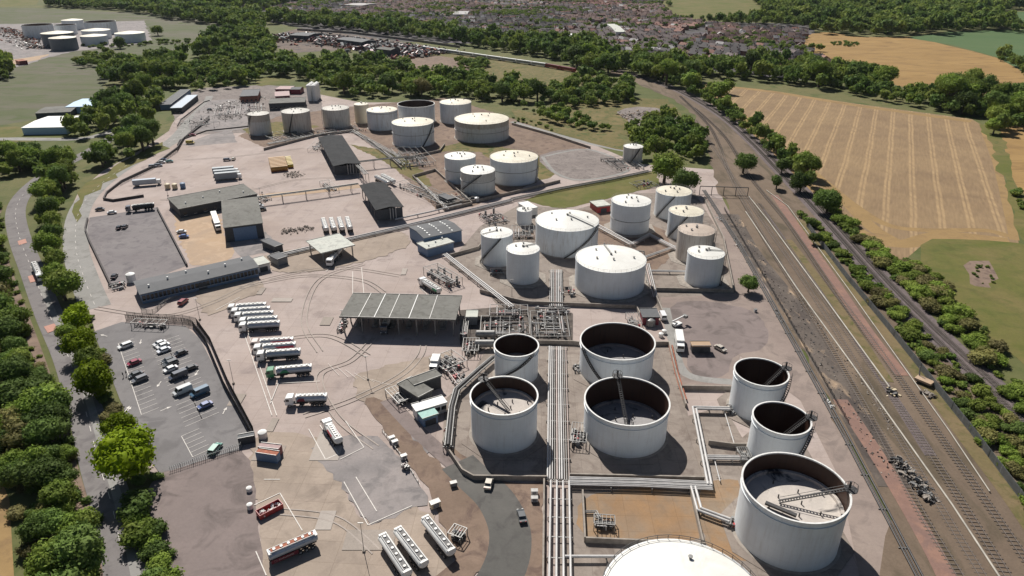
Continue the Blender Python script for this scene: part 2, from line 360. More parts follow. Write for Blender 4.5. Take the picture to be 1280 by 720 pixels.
M['leaf_far'] = leafmat('woodland_foliage', (.095,.145,.045), (.16,.22,.06), (.165,.195,.065), False)
M['leaf_yellow'] = leafmat('yellowing_foliage', (.18,.19,.035), (.27,.26,.05), (.20,.18,.05))
M['leaf_brown'] = leafmat('dry_brown_foliage', (.13,.105,.06), (.19,.15,.09), (.12,.11,.06))
M['old_sleeper'] = flat('buried_sleeper_wood', (.115,.092,.075), .95, var=.3)
M['yard_brown'] = ground('worn_brown_concrete', (0.300,0.243,0.195), (0.360,0.292,0.237), (0.240,0.193,0.157), s1=.05, s2=.14, s3=1.5, fine=.14, slab=(7.5,6,.06,.09), stain=.45, soft=.25)
M['bark'] = flat('bark', (.10,.075,.055), .95, var=.3)
# ------------------------------------------------------------------ ground sheets
def smooth(pts, closed=True, k=4):
    n = len(pts); out = []
    for i in range(n if closed else n-1):
        g = (lambda j: pts[j % n]) if closed else (lambda j: pts[max(0, min(n-1, j))])
        p0, p1, p2, p3 = [Vector(g(i+j)) for j in (-1,0,1,2)]
        for t in range(k):
            u = t/k
            out.append(.5*((2*p1)+(p2-p0)*u+(2*p0-5*p1+4*p2-p3)*u*u+(3*p1-p0-3*p2+p3)*u**3))
    if not closed: out.append(Vector(pts[-1]))
    return out
GOT = set()
ZS = [0.0]; ZF = [0.002]
def nz(far=False):
    q = ZF if far else ZS; q[0] += .004; return q[0]
JAG = {'dirt':(2.5,.7),'rough_grass':(2.5,.9),'green_grass':(2.5,.7),'yard_brown':(1.5,.9),'worn':(2,.6),'compound':(2.5,.6),'rusty':(2,.5),'gravel':(2.5,.5),'sand':(2.5,.9),'rail_dirt':(4,.6),'scrap_ground':(8,3),'far_meadow':(9,2)}
def sheet(name, px, mat, far=False, sm=False, z=None, label=None):
    z = nz(far) if z is None else z
    w = [G2(p) for p in px]
    if sm: w = smooth(w, True, sm if sm > 1 else 4)
    jg = JAG.get(mat if isinstance(mat, str) else '')
    if jg:
        st, am = (9, 2.2) if far else jg; q = []
        for i, p in enumerate(w):
            e_ = w[(i+1) % len(w)]; L = (e_-p).length; n_ = min(60, max(1, int(L/st)))
            for k_ in range(n_):
                v = p.lerp(e_, k_/n_); q.append(v+Vector((random.uniform(-am,am), random.uniform(-am,am))))
        w = q
    mb = MB(); tr = tessellate_polygon([[Vector((p.x,p.y,0)) for p in w]]); fs = []
    for t in tr:
        a, b, c = [w[i] for i in t]
        fs.append(t if (b-a).x*(c-a).y-(b-a).y*(c-a).x > 0 else t[::-1])
    mb.add([(p.x,p.y,z) for p in w], fs)
    o = mb.build(name, M[mat] if isinstance(mat, str) else mat, world=True); o['kind'] = 'structure'
    return o
def offset_path(w, d):
    out = []
    for i, p in enumerate(w):
        a = w[i-1] if i else None; b = w[i+1] if i < len(w)-1 else None
        n1 = Vector((-(p-a).y, (p-a).x)).normalized() if a else None
        n2 = Vector((-(b-p).y, (b-p).x)).normalized() if b else None
        if n1 and n2:
            n = (n1+n2).normalized(); s = d/max(.35, n.dot(n1)); out.append(p+n*s)
        else: out.append(p+(n1 or n2)*d)
    return out
def ribbon(name, px, width, mat, far=False, z=None, sm=True, kind='structure', world=None):
    w = world or [G2(p) for p in px]
    if sm and len(w) > 2: w = smooth(w, False, 6)
    z = nz(far) if z is None else z
    l = offset_path(w, width/2); r = offset_path(w, -width/2); n = len(w)
    o = MB().add([(p.x,p.y,z) for p in l]+[(p.x,p.y,z) for p in r], [(i+1,i,n+i,n+i+1)[::-1] for i in range(n-1)]).build(name, M[mat], world=True)
    o['kind'] = kind; return w
def resample(w, step, jitter=0):
    out = []; acc = 0
    for a, b in zip(w[:-1], w[1:]):
        L = (b-a).length
        while acc < L: out.append((a.lerp(b, acc/L), (b-a).normalized())); acc += step
        acc -= L
    return out
def linesmb(mb, segs, w=.15, z=.24):
    for a, b in segs:
        a, b = G2(a), G2(b); d = (b-a).normalized(); n = Vector((-d.y, d.x))*w/2
        mb.add([(*(a-n),z),(*(b-n),z),(*(b+n),z),(*(a+n),z)], [(0,1,2,3)])
gz = .15
mb = MB(); mb.add([(-6000,-1500,0),(6000,-1500,0),(6000,9000,0),(-6000,9000,0)], [(0,1,2,3)])
mb.build('ground', M['meadow'])['kind'] = 'structure'
# far country
sheet('grass_field', [(-60,12),(40,10),(120,14),(210,18),(318,32),(300,44),(240,62),(150,88),(120,120),(40,150),(-60,165),(-300,200),(-200,60)], 'far_meadow', True, 3)
sheet('grass_field', [(820,-6),(960,-6),(1010,8),(990,22),(930,28),(850,26),(830,14)], 'green_grass', True)
sheet('grass_field', [(-120,-14),(60,-16),(45,6),(-40,12)], 'green_grass', True)
sheet('town_ground', [(180,-12),(400,-26),(700,-28),(860,-20),(820,5),(850,26),(1015,30),(1020,44),(1000,62),(1065,92),(1000,100),(900,90),(800,78),(720,66),(640,56),(500,52),(400,40),(330,26),(250,10)], 'town_ground', True)
sheet('grass_field', [(630,46),(735,48),(732,55),(640,54)], 'rough_grass', True)
sheet('scrapyard_ground', [(338,44),(372,36),(430,42),(520,55),(585,68),(560,75),(500,74),(440,62),(370,66),(345,60)], 'scrap_ground', True)
sheet('tan_field', [(998,58),(1015,42),(1045,41),(1070,46),(1120,46),(1140,46),(1185,57),(1245,72),(1300,98),(1380,130),(1300,150),(1215,120),(1140,112),(1095,98),(1040,84)], 'tan_field', True, 2)
sheet('crop_field', [(1132,47),(1180,40),(1250,37),(1380,38),(1420,150),(1330,118),(1283,92),(1245,71),(1190,56)], 'crop_green', True)
sheet('grass_field', [(1215,17),(1300,14),(1420,20),(1420,32),(1280,28),(1235,26)], 'crop_green', True)
sheet('stubble_field', [(872,104),(960,113),(1065,129),(1215,149),(1233,160),(1246,195),(1262,250),(1275,312),(1240,302),(1160,300),(1130,326),(1070,300),(1020,255),(965,198),(925,150)], 'stubble', True)
ribbon('field_headland', [(878,108),(925,150),(972,196),(1024,250),(1076,292),(1128,305),(1180,294),(1262,302)], 9, 'headland', True)
ribbon('field_headland', [(888,110),(960,170),(1010,210),(1040,235),(1075,262),(1112,282),(1160,288),(1230,288),(1262,296)], 5, 'headland', True)
ribbon('field_headland', [(1000,205),(1050,245),(1085,280),(1108,296),(1130,306)], 7, 'headland', True)
ribbon('field_headland', [(1230,165),(1244,200),(1258,255),(1268,300)], 4, 'headland', True)
ribbon('field_headland', [(880,106),(960,114),(1065,131),(1214,152)], 9, 'headland', True)
sheet('tan_field', [(1250,160),(1285,155),(1420,190),(1420,330),(1300,290),(1262,215)], 'tan_field', True)
sheet('grass_field', [(1225,155),(1250,157),(1266,220),(1300,300),(1300,315),(1278,315),(1262,250),(1245,195)], 'green_grass', True)
sheet('grass_field', [(1160,298),(1200,299),(1280,306),(1420,330),(1460,560),(1300,470),(1235,425),(1190,375),(1150,325)], 'green_grass', True)
sheet('scrub_patch', [(1205,332),(1235,328),(1252,350),(1232,360),(1208,352)], 'dirt', True, 2)
sheet('meadow_clearing', [(498,74),(545,63),(600,72),(690,82),(745,94),(700,112),(640,110),(590,92),(540,90)], 'rough_grass', True, 2)
sheet('bare_patch', [(505,74),(550,70),(598,82),(575,92),(530,90)], 'dirt', True, 3)
sheet('meadow_clearing', [(690,130),(760,122),(832,124),(858,148),(845,168),(790,172),(740,160)], 'rough_grass', True)
sheet('rubble_patch', [(770,140),(800,134),(838,140),(850,160),(830,168),(800,160)], 'gravel', True, 2)
sheet('meadow_clearing', [(640,136),(700,146),(772,166),(790,190),(735,178),(650,152)], 'rough_grass', True)
sheet('grass_field', [(320,98),(358,94),(362,104),(325,108)], 'green_grass', True)
sheet('corner_field', [(-260,560),(-5,585),(12,625),(20,760),(-300,900)], 'headland', True)
sheet('grass_strip', [(0,158),(80,160),(100,170),(60,176),(-100,182),(-100,160)], 'green_grass', True)
sheet('grass_verge', [(100,235),(150,205),(200,178),(215,185),(160,210),(110,245),(92,280)], 'green_grass', True)
# railway corridor
sheet('rail_corridor', [(760,90),(790,92),(850,112),(910,142),(965,195),(1020,255),(1080,320),(1150,395),(1230,475),(1330,570),(1560,800),(1150,800),(1105,640),(1050,530),(985,405),(930,305),(904,250),(893,215),(878,165),(845,125)], 'rail_dirt', True, 2)
# the terminal
sheet('terminal_yard', [(230,900),(192,600),(118,412),(86,300),(88,262),(98,240),(128,214),(180,185),(212,163),(232,125),(330,108),(400,118),(450,128),(560,128),(640,150),(740,180),(800,205),(893,212),(904,250),(930,305),(985,405),(1050,530),(1110,650),(1200,900)], 'concrete')
sheet('works_ground', [(214,130),(250,110),(330,106),(400,112),(404,140),(330,165),(250,168),(222,165)], 'gravel', z=None)
sheet('tank_field_ground', [(298,170),(345,146),(430,134),(560,122),(645,150),(735,184),(700,208),(652,236),(590,258),(545,262),(505,222),(468,182),(440,163),(398,168),(330,184)], 'dirt')
sheet('grass_patch', [(545,190),(575,178),(640,186),(690,200),(700,212),(660,228),(600,190)], 'rough_grass', sm=2)
sheet('grass_patch', [(435,180),(505,196),(540,230),(520,228),(470,196)], 'rough_grass', sm=2)
sheet('grass_patch', [(300,160),(350,152),(398,158),(340,172)], 'rough_grass', sm=2)
ribbon('concrete_path', [(640,152),(680,164),(740,180),(800,192)], 5, 'lightroad')
sheet('tarmac_lot', [(108,290),(112,272),(196,259),(234,332),(205,343),(139,359)], 'old_tar')
sheet('sand_yard', [(219,268),(267,261),(282,295),(292,322),(240,331)], 'sand', sm=2)
sheet('tarmac_patch', [(283,300),(333,290),(352,312),(300,322)], 'worn')
sheet('worn_yard', [(228,181),(262,168),(290,163),(296,178),(240,183)], 'worn')
ribbon('concrete_path', [(214,166),(222,150),(240,136),(256,127)], 4, 'concrete')
ribbon('concrete_path', [(262,160),(282,146),(300,132),(318,122)], 4, 'sand')
ribbon('concrete_path', [(324,246),(400,238),(450,232)], 8, 'sand')
w_acc = ribbon('access_road', [(262,128),(240,150),(216,176),(160,206),(118,238),(98,268),(95,310),(106,350),(120,385)], 10, 'lightroad')
ribbon('track_road', [(232,166),(240,150),(258,128),(262,120)], 6, 'lightroad')
sheet('paved_bay', [(262,126),(316,128),(310,160),(255,164),(235,158)], 'worn', sm=2)
# pads in front of tank group
sheet('grass_patch', [(655,250),(690,236),(818,214),(826,232),(770,246),(700,262)], 'green_grass')
sheet('gravel_pad', [(675,194),(738,186),(788,212),(730,226),(694,218)], 'gravel', sm=3)
ribbon('pad_kerb', [(678,196),(736,187),(786,211),(732,225),(696,217),(678,196)], 2.2, 'lightroad')
sheet('compound_floor', [(560,330),(600,283),(650,256),(720,262),(790,242),(868,240),(905,300),(922,366),(826,388),(660,381),(626,386),(596,352)], 'bund')
sheet('dirt_floor', [(655,300),(700,270),(750,262),(835,290),(820,340),(720,300)], 'dirt', sm=2)
sheet('apron', [(826,372),(920,368),(905,300),(880,245),(904,250),(985,405),(1050,530),(1112,650),(1180,800),(1090,800),(1050,600),(1000,500),(925,445),(915,484),(852,484),(838,432)], 'apron')
sheet('gravel_margin', [(838,384),(880,376),(945,392),(958,430),(915,448),(905,470),(868,468),(850,430)], 'compound', sm=3)
ribbon('concrete_track', [(832,385),(842,430),(858,468),(915,478)], 3.2, 'lightroad')
sheet('compound_floor', [(578,600),(553,556),(556,500),(590,468),(612,430),(842,432),(860,520),(905,508),(935,560),(885,606),(712,600)], 'bund')
sheet('compound_floor', [(712,604),(885,606),(935,560),(960,580),(1030,720),(1060,830),(700,830),(700,640)], 'bund')
sheet('rusty_floor', [(738,618),(858,616),(874,674),(736,674)], 'rusty', sm=3)
sheet('rusty_floor', [(876,612),(922,600),(922,660),(935,700),(900,690),(882,678)], 'rusty', sm=2)
sheet('manifold_floor', [(575,388),(650,382),(716,392),(716,432),(612,432),(585,450),(575,430)], 'black_floor')
# tyre wear and slab repairs of the yard
tw = MB(); rr_ = random.Random(77)
def tyre(px, z):
    w = smooth([G2(p) for p in px], False, 8)
    for s in (-.95, .95):
        l = offset_path(w, s+.17); r = offset_path(w, s-.17); n = len(w)
        tw.add([(p.x,p.y,z) for p in l]+[(p.x,p.y,z) for p in r], [(i,n+i,n+i+1,i+1) for i in range(n-1)])
for i, q in enumerate(([(120,385),(200,395),(262,380),(330,350),(420,335),(500,345)],[(300,360),(380,345),(450,350),(480,366)],[(470,420),(440,450),(400,470),(420,520),(470,560)],[(530,425),(525,445),(500,470),(440,500),(380,520)],
   [(455,330),(400,350),(380,400),(400,440)],[(345,425),(410,420),(460,445)],[(200,250),(300,240),(370,225),(440,222)],[(230,200),(300,195),(380,185)],[(350,640),(420,650),(470,690)])):
    tyre(q, .2301+.0021*(i % 5))
tw.build('tyre_marks', M['tyre_wear'], world=True)['kind'] = 'structure'
for mt, nm, n_, z in (('repair_pale','pale_slab_repairs',5,.2251),('repair_grey','grey_slab_repairs',7,.2273)):
    m_ = MB(); got = []
    while len(got) < n_:
        px, py = rr_.uniform(240,560), rr_.uniform(330,700)
        if px < 240+(py-380)*.35 or px > 560-(max(0,py-470))*.35 or (py < 500 and px > 440 and py > 365 and px < 575): continue
        g = G2((px,py)); x0 = math.floor(g.x/7.5)*7.5; y0 = math.floor(g.y/6)*6
        if (x0,y0) in GOT: continue
        GOT.add((x0,y0)); got.append(1); w_, h_ = rr_.choice(((7.5,6),(3.7,6),(7.5,3),(2,6)))
        m_.add([(x0,y0,z),(x0+w_,y0,z),(x0+w_,y0+h_,z),(x0,y0+h_,z)], [(0,1,2,3)])
    m_.build(nm, M[mt], world=True)['kind'] = 'structure'
# lower yard
sheet('worn_yard', [(314,560),(345,540),(395,548),(400,562),(432,612),(462,655),(520,632),(572,690),(545,735),(500,800),(330,800),(322,660)], 'yard_brown', sm=3)
sheet('worn_yard', [(445,470),(520,450),(565,440),(540,468),(500,490),(478,506),(456,505)], 'yard_brown', sm=3)
sheet('worn_yard', [(245,352),(300,345),(330,360),(290,380),(262,395),(250,380)], 'yard_brown', sm=3)
sheet('worn_yard', [(330,320),(440,300),(500,290),(505,310),(420,335),(350,340)], 'yard_brown', sm=3)
sheet('compound_ground', [(186,606),(240,582),(300,562),(318,600),(322,660),(338,820),(215,820)], 'compound', sm=2)
sheet('worn_patch', [(392,560),(470,545),(535,622),(520,634),(462,655),(430,610)], 'worn', sm=2)
sheet('worn_patch', [(475,520),(492,506),(540,560),(520,580)], 'worn')
sheet('dirt_verge', [(456,505),(480,502),(524,556),(592,618),(622,672),(616,700),(585,726),(540,730),(566,700),(548,640),(520,590)], 'dirt', sm=3)
sheet('dirt_verge', [(560,556),(590,602),(680,604),(680,820),(640,820),(660,670),(634,620)], 'dirt')
ribbon('service_track', [(484,500),(520,538),(560,574),(592,600)], 4.5, 'compound')
ribbon('loop_road', [(572,578),(592,598),(622,628),(638,672),(622,728),(560,800)], 9.5, 'dark_asphalt')
sheet('car_park', [(117,415),(152,403),(232,408),(250,424),(312,546),(302,562),(240,580),(200,592),(176,560),(150,500)], 'asphalt')
# roads
w_main = ribbon('main_road', [(170,860),(158,730),(142,640),(124,580),(106,510),(85,445),(61,392),(41,340),(24,295),(20,262),(34,238),(64,214),(96,198),(128,180),(160,160)], 8.6, 'road', True)
ribbon('side_road', [(-120,178),(0,174),(92,174),(128,168),(160,156)], 8, 'lightroad', True)
ribbon('verge_strip', [(128,860),(120,730),(104,640),(86,575),(66,500),(46,440),(28,390),(10,340),(-6,290),(-2,262)], 3, 'dirt', True)
ribbon('pavement_strip', [(188,860),(172,730),(152,640),(133,575),(113,505),(91,442),(66,390),(45,340)], 2.0, 'lightroad', True)
# bands on the sidings
def px_line(p, q, ts=(0,1)): return [p, q]
ribbon('ballast_bed', [(770,88),(800,96),(850,114),(902,144),(942,178),(972,209),(1014,252),(1062,305),(1117,366),(1200,447),(1300,540),(1430,660)], 10.5, 'ballast')
ribbon('oily_strip', [(912,268),(940,318),(980,370),(1020,435),(1078,535),(1120,610)], 8.5, 'black_dirt')
ribbon('grey_strip', [(950,262),(985,312),(1030,375),(1075,440),(1120,508),(1160,570)], 4.5, 'ballast')
ribbon('scrub_strip', [(1000,275),(1048,338),(1095,400),(1150,470),(1205,545),(1262,620),(1310,690)], 4.5, 'rough_brown')
ribbon('scrub_strip', [(985,300),(1030,360),(1075,425),(1110,478)], 3.5, 'rough_brown')
ribbon('red_strip', [(968,244),(1000,290),(1038,345),(1085,415),(1128,470)], 4.0, 'red_dirt')
ribbon('red_strip', [(1050,500),(1090,560),(1130,625),(1172,700),(1200,760)], 4.2, 'red_dirt')
ribbon('siding_bed', [(870,150),(905,205),(945,265),(1000,345),(1060,440),(1110,525),(1160,610),(1230,725),(1290,830)], 8, 'rail_dirt')
# markings
mk = MB()
def dashes(mb, w, off, on, gap, width=.14, z=.26):
    q = offset_path(w, off)
    pts = resample(q, on+gap)
    for p, d in pts:
        n = Vector((-d.y,d.x))*width/2; e = p+d*on
        mb.add([(*(p-n),z),(*(e-n),z),(*(e+n),z),(*(p+n),z)], [(0,1,2,3)])
dashes(mk, w_main, 0, 3, 5); 
mk.build('road_markings', M['paint'], world=True)['kind'] = 'structure'
mk = MB()
dashes(mk, w_acc, 0, 3, 5)
# bays: three rows in the car park
def bays(rows):
    for (a, b, n, bx, by, side) in rows:
        A, B = G2(a), G2(b); linesmb(mk, [(a, b)], .16)
        for i in range(n+1):
            p = A.lerp(B, i/n); e = p+Vector((bx, by))*side; d = (e-p).normalized(); m_ = Vector((-d.y,d.x))*.06
            mk.add([(*(p-m_),.242),(*(e-m_),.242),(*(e+m_),.242),(*(p+m_),.242)], [(0,1,2,3)])
bays([((148,430),(177,519),18,3.45,3.35,1), ((206,426),(253,525),22,3.45,3.35,1), ((206,426),(253,525),22,3.45,3.35,-1), ((227,546),(241,572),5,3.45,3.35,1)])
def arrow(px, py, ang, curve=0):
    p = G2((px,py)); d = Vector((math.sin(ang), math.cos(ang))); n = Vector((-d.y,d.x)); z=.25
    q = lambda a, b: (*(p+d*a+n*b), z)
    mk.add([q(-1.6,-.12),q(-1.6,.12),q(.3,.12+curve),q(.3,-.12+curve)], [(0,1,2,3)])
    mk.add([q(.3,-.5+curve),q(.3,.5+curve),q(1.6,curve)], [(0,1,2)])
for a in ((130,420,-1.2,0),(176,428,2.8,0),(246,467,3.1,0),(199,481,3.1,0),(135,450,-.2,0),(161,513,0,0),(208,512,.9,.3),(282,514,.1,.3),(159,512,0,0)): arrow(*a)
mk.build('bay_markings', M['paint'], world=True)['kind'] = 'structure'
mk = MB()
ylines = [((294,384),(340,520)),((299,384),(346,520)),((270,388),(300,372)),((386,537),(407,575)),((407,575),(423,568)),((400,532),(423,568)),((430,603),(460,657)),((445,597),(471,640)),((425,575),(455,560)),((455,560),(432,527)),
  ((460,657),(515,633)),((441,300),(408,340)),((525,360),(545,380)),((441,368),(441,340)),((455,368),(452,335)),((318,632),(350,617)),((350,617),(378,664)),((320,690),(333,720)),((330,600),(350,600)),((345,480),(400,477)),((338,505),(352,470))]
linesmb(mk, ylines, .22)
for i in range(7):
    x = 410+i*11; linesmb(mk, [((x,455+i*4),(x+14,470+i*2))], .1)
mk.build('yard_markings', M['paint'], world=True)['kind'] = 'structure'
for q in (([(55,409),(68,405),(73,412),(60,417)]),([(22,302),(32,299),(34,304),(24,307)]),([(35,346),(43,344),(46,352),(38,354)])):
    sheet('red_road_patch', q, 'pale_red', z=.262)
# ------------------------------------------------------------------ storage tanks
def rimbox(cx, cy, r, h):
    ps = [P(cx+r*math.cos(a*math.pi/60), cy+r*math.sin(a*math.pi/60), h) for a in range(120)]
    xs = [p[0] for p in ps]; ys = [p[1] for p in ps]
    return min(xs), max(xs), min(ys), max(ys)
def fit(l, rt, yc, bf, fh=None):
    h = fh or 12.0
    for it in range(30):
        cx, cy, _ = G((l+rt)/2, yc, h)
        b = rimbox(cx, cy, 10, h); r = 10*(rt-l)/(b[1]-b[0])
        b = rimbox(cx, cy, r, h)
        g0 = G((b[0]+b[1])/2, (b[2]+b[3])/2, h); g1 = G((l+rt)/2, yc, h)
        cx += g1[0]-g0[0]; cy += g1[1]-g0[1]
        if not fh: h += (bf-rimbox(cx, cy, r, 0)[3])*depth(cx, cy)/F/CT*.8
    return cx, cy, r, h
def pol(r, a, z): return (r*math.cos(a), r*math.sin(a), z)
def rail_ring(mb, r, z, n=36, h=1.1, a0=0, a1=2*math.pi, t=.07):
    pts = [pol(r, a0+(a1-a0)*i/n, z) for i in range(n+1)]
    for a, b in zip(pts[:-1], pts[1:]):
        mb.beam((a[0],a[1],z+h), (b[0],b[1],z+h), t, t); mb.beam((a[0],a[1],z+h*.5), (b[0],b[1],z+h*.5), t*.7, t*.7)
        mb.beam(a, (a[0],a[1],z+h), t, t)
def tank(label, px, shell='tank_mid', roof='roof_w', kind='cone', fh=None, stair=None, deck=None, ladder=None, lean=None, coneh=None, detail=1, group='storage tanks of the terminal', rails=True, ring=None, name='storage_tank', boom=None):
    cx, cy, r, h = fit(*px, fh)
    t = thing(name, label, 'storage tank', (cx, cy, 0), 0, group); n = 72 if r > 9 else 56
    if kind == 'cone':
        MB().lathe([(r,.05),(r,h),(r+.12,h+.02),(r+.12,h+.16),(r-.02,h+.18)], n).build('shell', M[shell], t)
        c = coneh if coneh is not None else r*.13
        rf = MB().lathe([(r-.02,h+.19),(r*.66,h+.19+c*.36),(r*.33,h+.19+c*.70),(.01,h+.19+c)], n).build('roof', M[roof], t)
        if detail:
            for k in range(5 if r > 8 else 3):
                a = k*1.3+r; rr = r*(.25+.5*((k*37)%10)/10); zz = h+.19+c*(1-rr/r)
                m_ = MB().cyl(pol(rr,a,zz-.1), pol(rr,a,zz+.55), .28, 10); m_.cyl(pol(rr,a,zz+.55), pol(rr,a,zz+.7), .45, 10)
                m_.build('roof_vent', M['steel'], rf)
            MB().cyl((0,0,h+c), (0,0,h+c+.8), .45, 12).build('centre_vent', M['steel'], rf)
            if boom:
                a = math.radians(boom); m_ = MB()
                m_.beam(pol(r-.2,a,h+.5), pol(.3,a,h+c+.5), .5, .12); m_.beam(pol(r-.2,a,h+1.2), pol(.3,a,h+c+1.2), .08, .08)
                m_.build('roof_walkway', M['steel'], rf)
    else:
        dz = deck
        MB().lathe([(r,.05),(r,h),(r-.12,h+.02),(r-.12,h-.1)], n).build('shell', M[shell], t)
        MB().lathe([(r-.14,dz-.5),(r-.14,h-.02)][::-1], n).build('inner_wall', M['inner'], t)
        MB().lathe([(r+.03,h-.02),(r+.26,h+.0),(r+.26,h+.3),(r-.15,h+.3),(r-.15,h-.04)], n).build('rim', M['rimpaint'], t)
        MB().lathe([(r+.02,h-1.3),(r+.22,h-1.28),(r+.22,h-1.2),(r+.02,h-1.18)], n).build('wind_girder', M['tank_clean'], t)
        fl = MB(); fl.lathe([(r-.3,dz+.9),(r-1.0,dz+.9),(r-1.1,dz+.25),(r*.5,dz+.15),(.01,dz+.2)], n)
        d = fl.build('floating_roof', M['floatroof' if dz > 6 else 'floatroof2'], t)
        if detail:
            for k in range(9):
                a = k*2.4; rr = r*(.2+.07*k); MB().cyl(pol(rr,a,dz+.2), pol(rr,a,dz+1.1), .16, 8).build('deck_leg', M['darksteel'], d)
        if ladder is not None:
            a = math.radians(ladder); L = MB(); p = Vector(pol(r-.3,a,h+.2)); q = Vector(pol(-r*.25,a,dz+.6)); sd = Vector((-math.sin(a), math.cos(a), 0))*.36
            for s_ in (-1, 1):
                L.beam(p+sd*s_, q+sd*s_, .12, .24); L.beam(p+sd*s_+Vector((0,0,1)), q+sd*s_+Vector((0,0,1)), .08, .08)
            for k in range(24): c_ = p.lerp(q, (k+.5)/24); L.beam(c_-sd, c_+sd, .3, .06)
            L.build('rolling_ladder', M['darksteel'], t)
            g = MB(); p = pol(r+.5,a,h+.2); g.cyl(p, (p[0],p[1],h+.35), 1.5, 10)
            for k in range(8): b_ = k*math.pi/4; g.beam((p[0]+1.4*math.cos(b_),p[1]+1.4*math.sin(b_),h+.3),(p[0]+1.4*math.cos(b_),p[1]+1.4*math.sin(b_),h+1.4),.07,.07)
            for k in range(8):
                b_ = k*math.pi/4; c_ = b_+math.pi/4; g.beam((p[0]+1.4*math.cos(b_),p[1]+1.4*math.sin(b_),h+1.4),(p[0]+1.4*math.cos(c_),p[1]+1.4*math.sin(c_),h+1.4),.08,.08)
            g.cyl((p[0]*.97,p[1]*.97,h-.5),(p[0]*.97,p[1]*.97,h+2.4),.25,8)
            g.build('gauge_platform', M['darksteel'], t)
    MB().lathe([(r+.7,.0),(r+.7,.22),(r+.01,.26)], n).build('plinth', M['concwall'], t)
    if ring and detail: MB().lathe([(r+.01,h*ring),(r+.25,h*ring+.02),(r+.25,h*ring+.16),(r+.01,h*ring+.18)], n).build('stiffening_ring', M['steel'], t)
    if stair is not None and detail:
        a0, a1 = math.radians(stair[0]), math.radians(stair[1]); S = MB(); m_ = 26; w = .75
        for i in range(m_):
            u, v = i/m_, (i+1)/m_; A0, A1 = a0+(a1-a0)*u, a0+(a1-a0)*v; z0, z1 = h*u, h*v
            for rr in (r+.08, r+.08+w): S.beam(pol(rr,A0,z0+.1), pol(rr,A1,z1+.1), .10, .32)
            for hh in (.6, 1.15): S.beam(pol(r+.1+w,A0,z0+hh), pol(r+.1+w,A1,z1+hh), .07, .07)
            S.beam(pol(r+.1,(A0+A1)/2,(z0+z1)/2+.1), pol(r+.05+w,(A0+A1)/2,(z0+z1)/2+.1), .35, .06)
            S.beam(pol(r+.1+w,A0,z0), pol(r+.1+w,A0,z0+1.15), .06, .06)
        S.build('stairway', M['darksteel'], t)
    if rails and kind == 'cone' and detail:
        R_ = MB(); rail_ring(R_, r+.05, h+.15, n=max(20, int(r*3)), t=.09 if cy < 110 else .045); R_.build('guard_rail', M['darksteel' if cy < 110 else 'steel'], t)
    return t, (cx, cy, r, h)
TK = {}
def T(k, *a, **kw): TK[k] = tank(*a, **kw)[1]
T('A0', 'small grimy white tank at the far left end of the back row of tanks', (308.7,336.5,142,170), 'tank_band', 'roof_d', stair=(190,250))
T('A1', 'streaked grey-white tank with a rusty rim, second from left in the back row', (351.3,387,138.7,167), 'tank_brown', 'roof_d', stair=(250,275))
T('A2', 'streaked white tank behind the dark canopy, third from left in the back row', (402.5,436.2,135,161), 'tank_dirty', 'roof_d', stair=(180,215))
T('A3', 'slim cream tank squeezed in the middle of the back row', (442,460.5,130,155), 'tank_cream', 'roof_c')
T('A4', 'squat weathered tank with a worn grey roof just right of the slim cream tank', (458,496.5,137,164), 'tank_mid', 'roof_c', ring=.9)
T('A5', 'open-topped white tank with a dark interior in the back row', (497,543,130,152), 'tank_mid', kind='open', fh=13, deck=5.5)
T('A6', 'wide grey-white tank with a grubby cone roof in front of the open back-row tank', (489.5,542,152.5,185), 'tank_mid', 'roof_c', stair=(300,345), ring=.55)
T('A7', 'white tank with a cream roof at the right of the back row near the trees', (549.5,589,127.5,155.5), 'tank_mid', 'roof_c')
T('A8', 'very wide pale tank with a yellowed roof and brown-stained upper band', (568,636,148.5,179.5), 'tank_band', 'roof_c', ring=.5)
T('B1', 'small white tank with a bright roof behind the tank with a patterned band', (555.5,594.5,195,231), 'tank_clean', 'roof_w', ring=.5)
T('B2', 'small tank with a mottled upper band and a diagonal dark stair', (575.5,618.7,212.5,245.5), 'tank_band2', 'roof_w', stair=(195,285), ring=.6)
T('B3', 'wide white tank with a mid-height ring beside the grass and gravel pad', (612.5,672.5,196,233), 'tank_clean', 'roof_c', stair=(330,355), ring=.55)
T('B4', 'small lone grey tank by the big tree next to the gravel pad', (779.5,804,183,204), 'tank_dirty', 'roof_w', stair=(250,300))
T('C1', 'smallest upright white tank amid pipework behind the big domed tank', (646,665,262,282.5), 'tank_clean', 'roof_w', detail=1)
T('C2', 'wide white cone-roofed tank with a dark stair and grimy right flank', (669.5,748.7,276,323), 'tank_mid', 'roof_w', stair=(262,335), boom=-38, coneh=2.4)
T('C3', 'white tank with a mid-height ring beside the little red hut', (764.5,814,251,294.5), 'tank_clean', 'roof_w', ring=.45)
T('C4', 'rearmost white tank of the right-hand column under the dark green trees', (820,865,239,276), 'tank_mid', 'roof_c', stair=(205,262))
T('C5', 'white tank second from the back in the right-hand column', (836,880,264,302), 'tank_mid', 'roof_c', stair=(200,262))
T('C6', 'brown-roofed streaky tank in the right-hand column', (847.5,893.7,287.5,331), 'tank_brown', 'roof_b', stair=(300,345))
T('C7', 'front clean white tank of the right-hand column beside the sidings', (859.5,906,316,361), 'tank_clean', 'roof_w', boom=10, stair=(320,350))
T('C8', 'broad white cone-roofed tank casting shade on the bund wall', (719.5,808,324,375.5), 'tank_clean', 'roof_w', boom=95, coneh=1.6)
T('C9', 'narrow clean white tank beside the broad cone-roofed tank', (633,674.5,311,357), 'tank_clean', 'roof_w', boom=40)
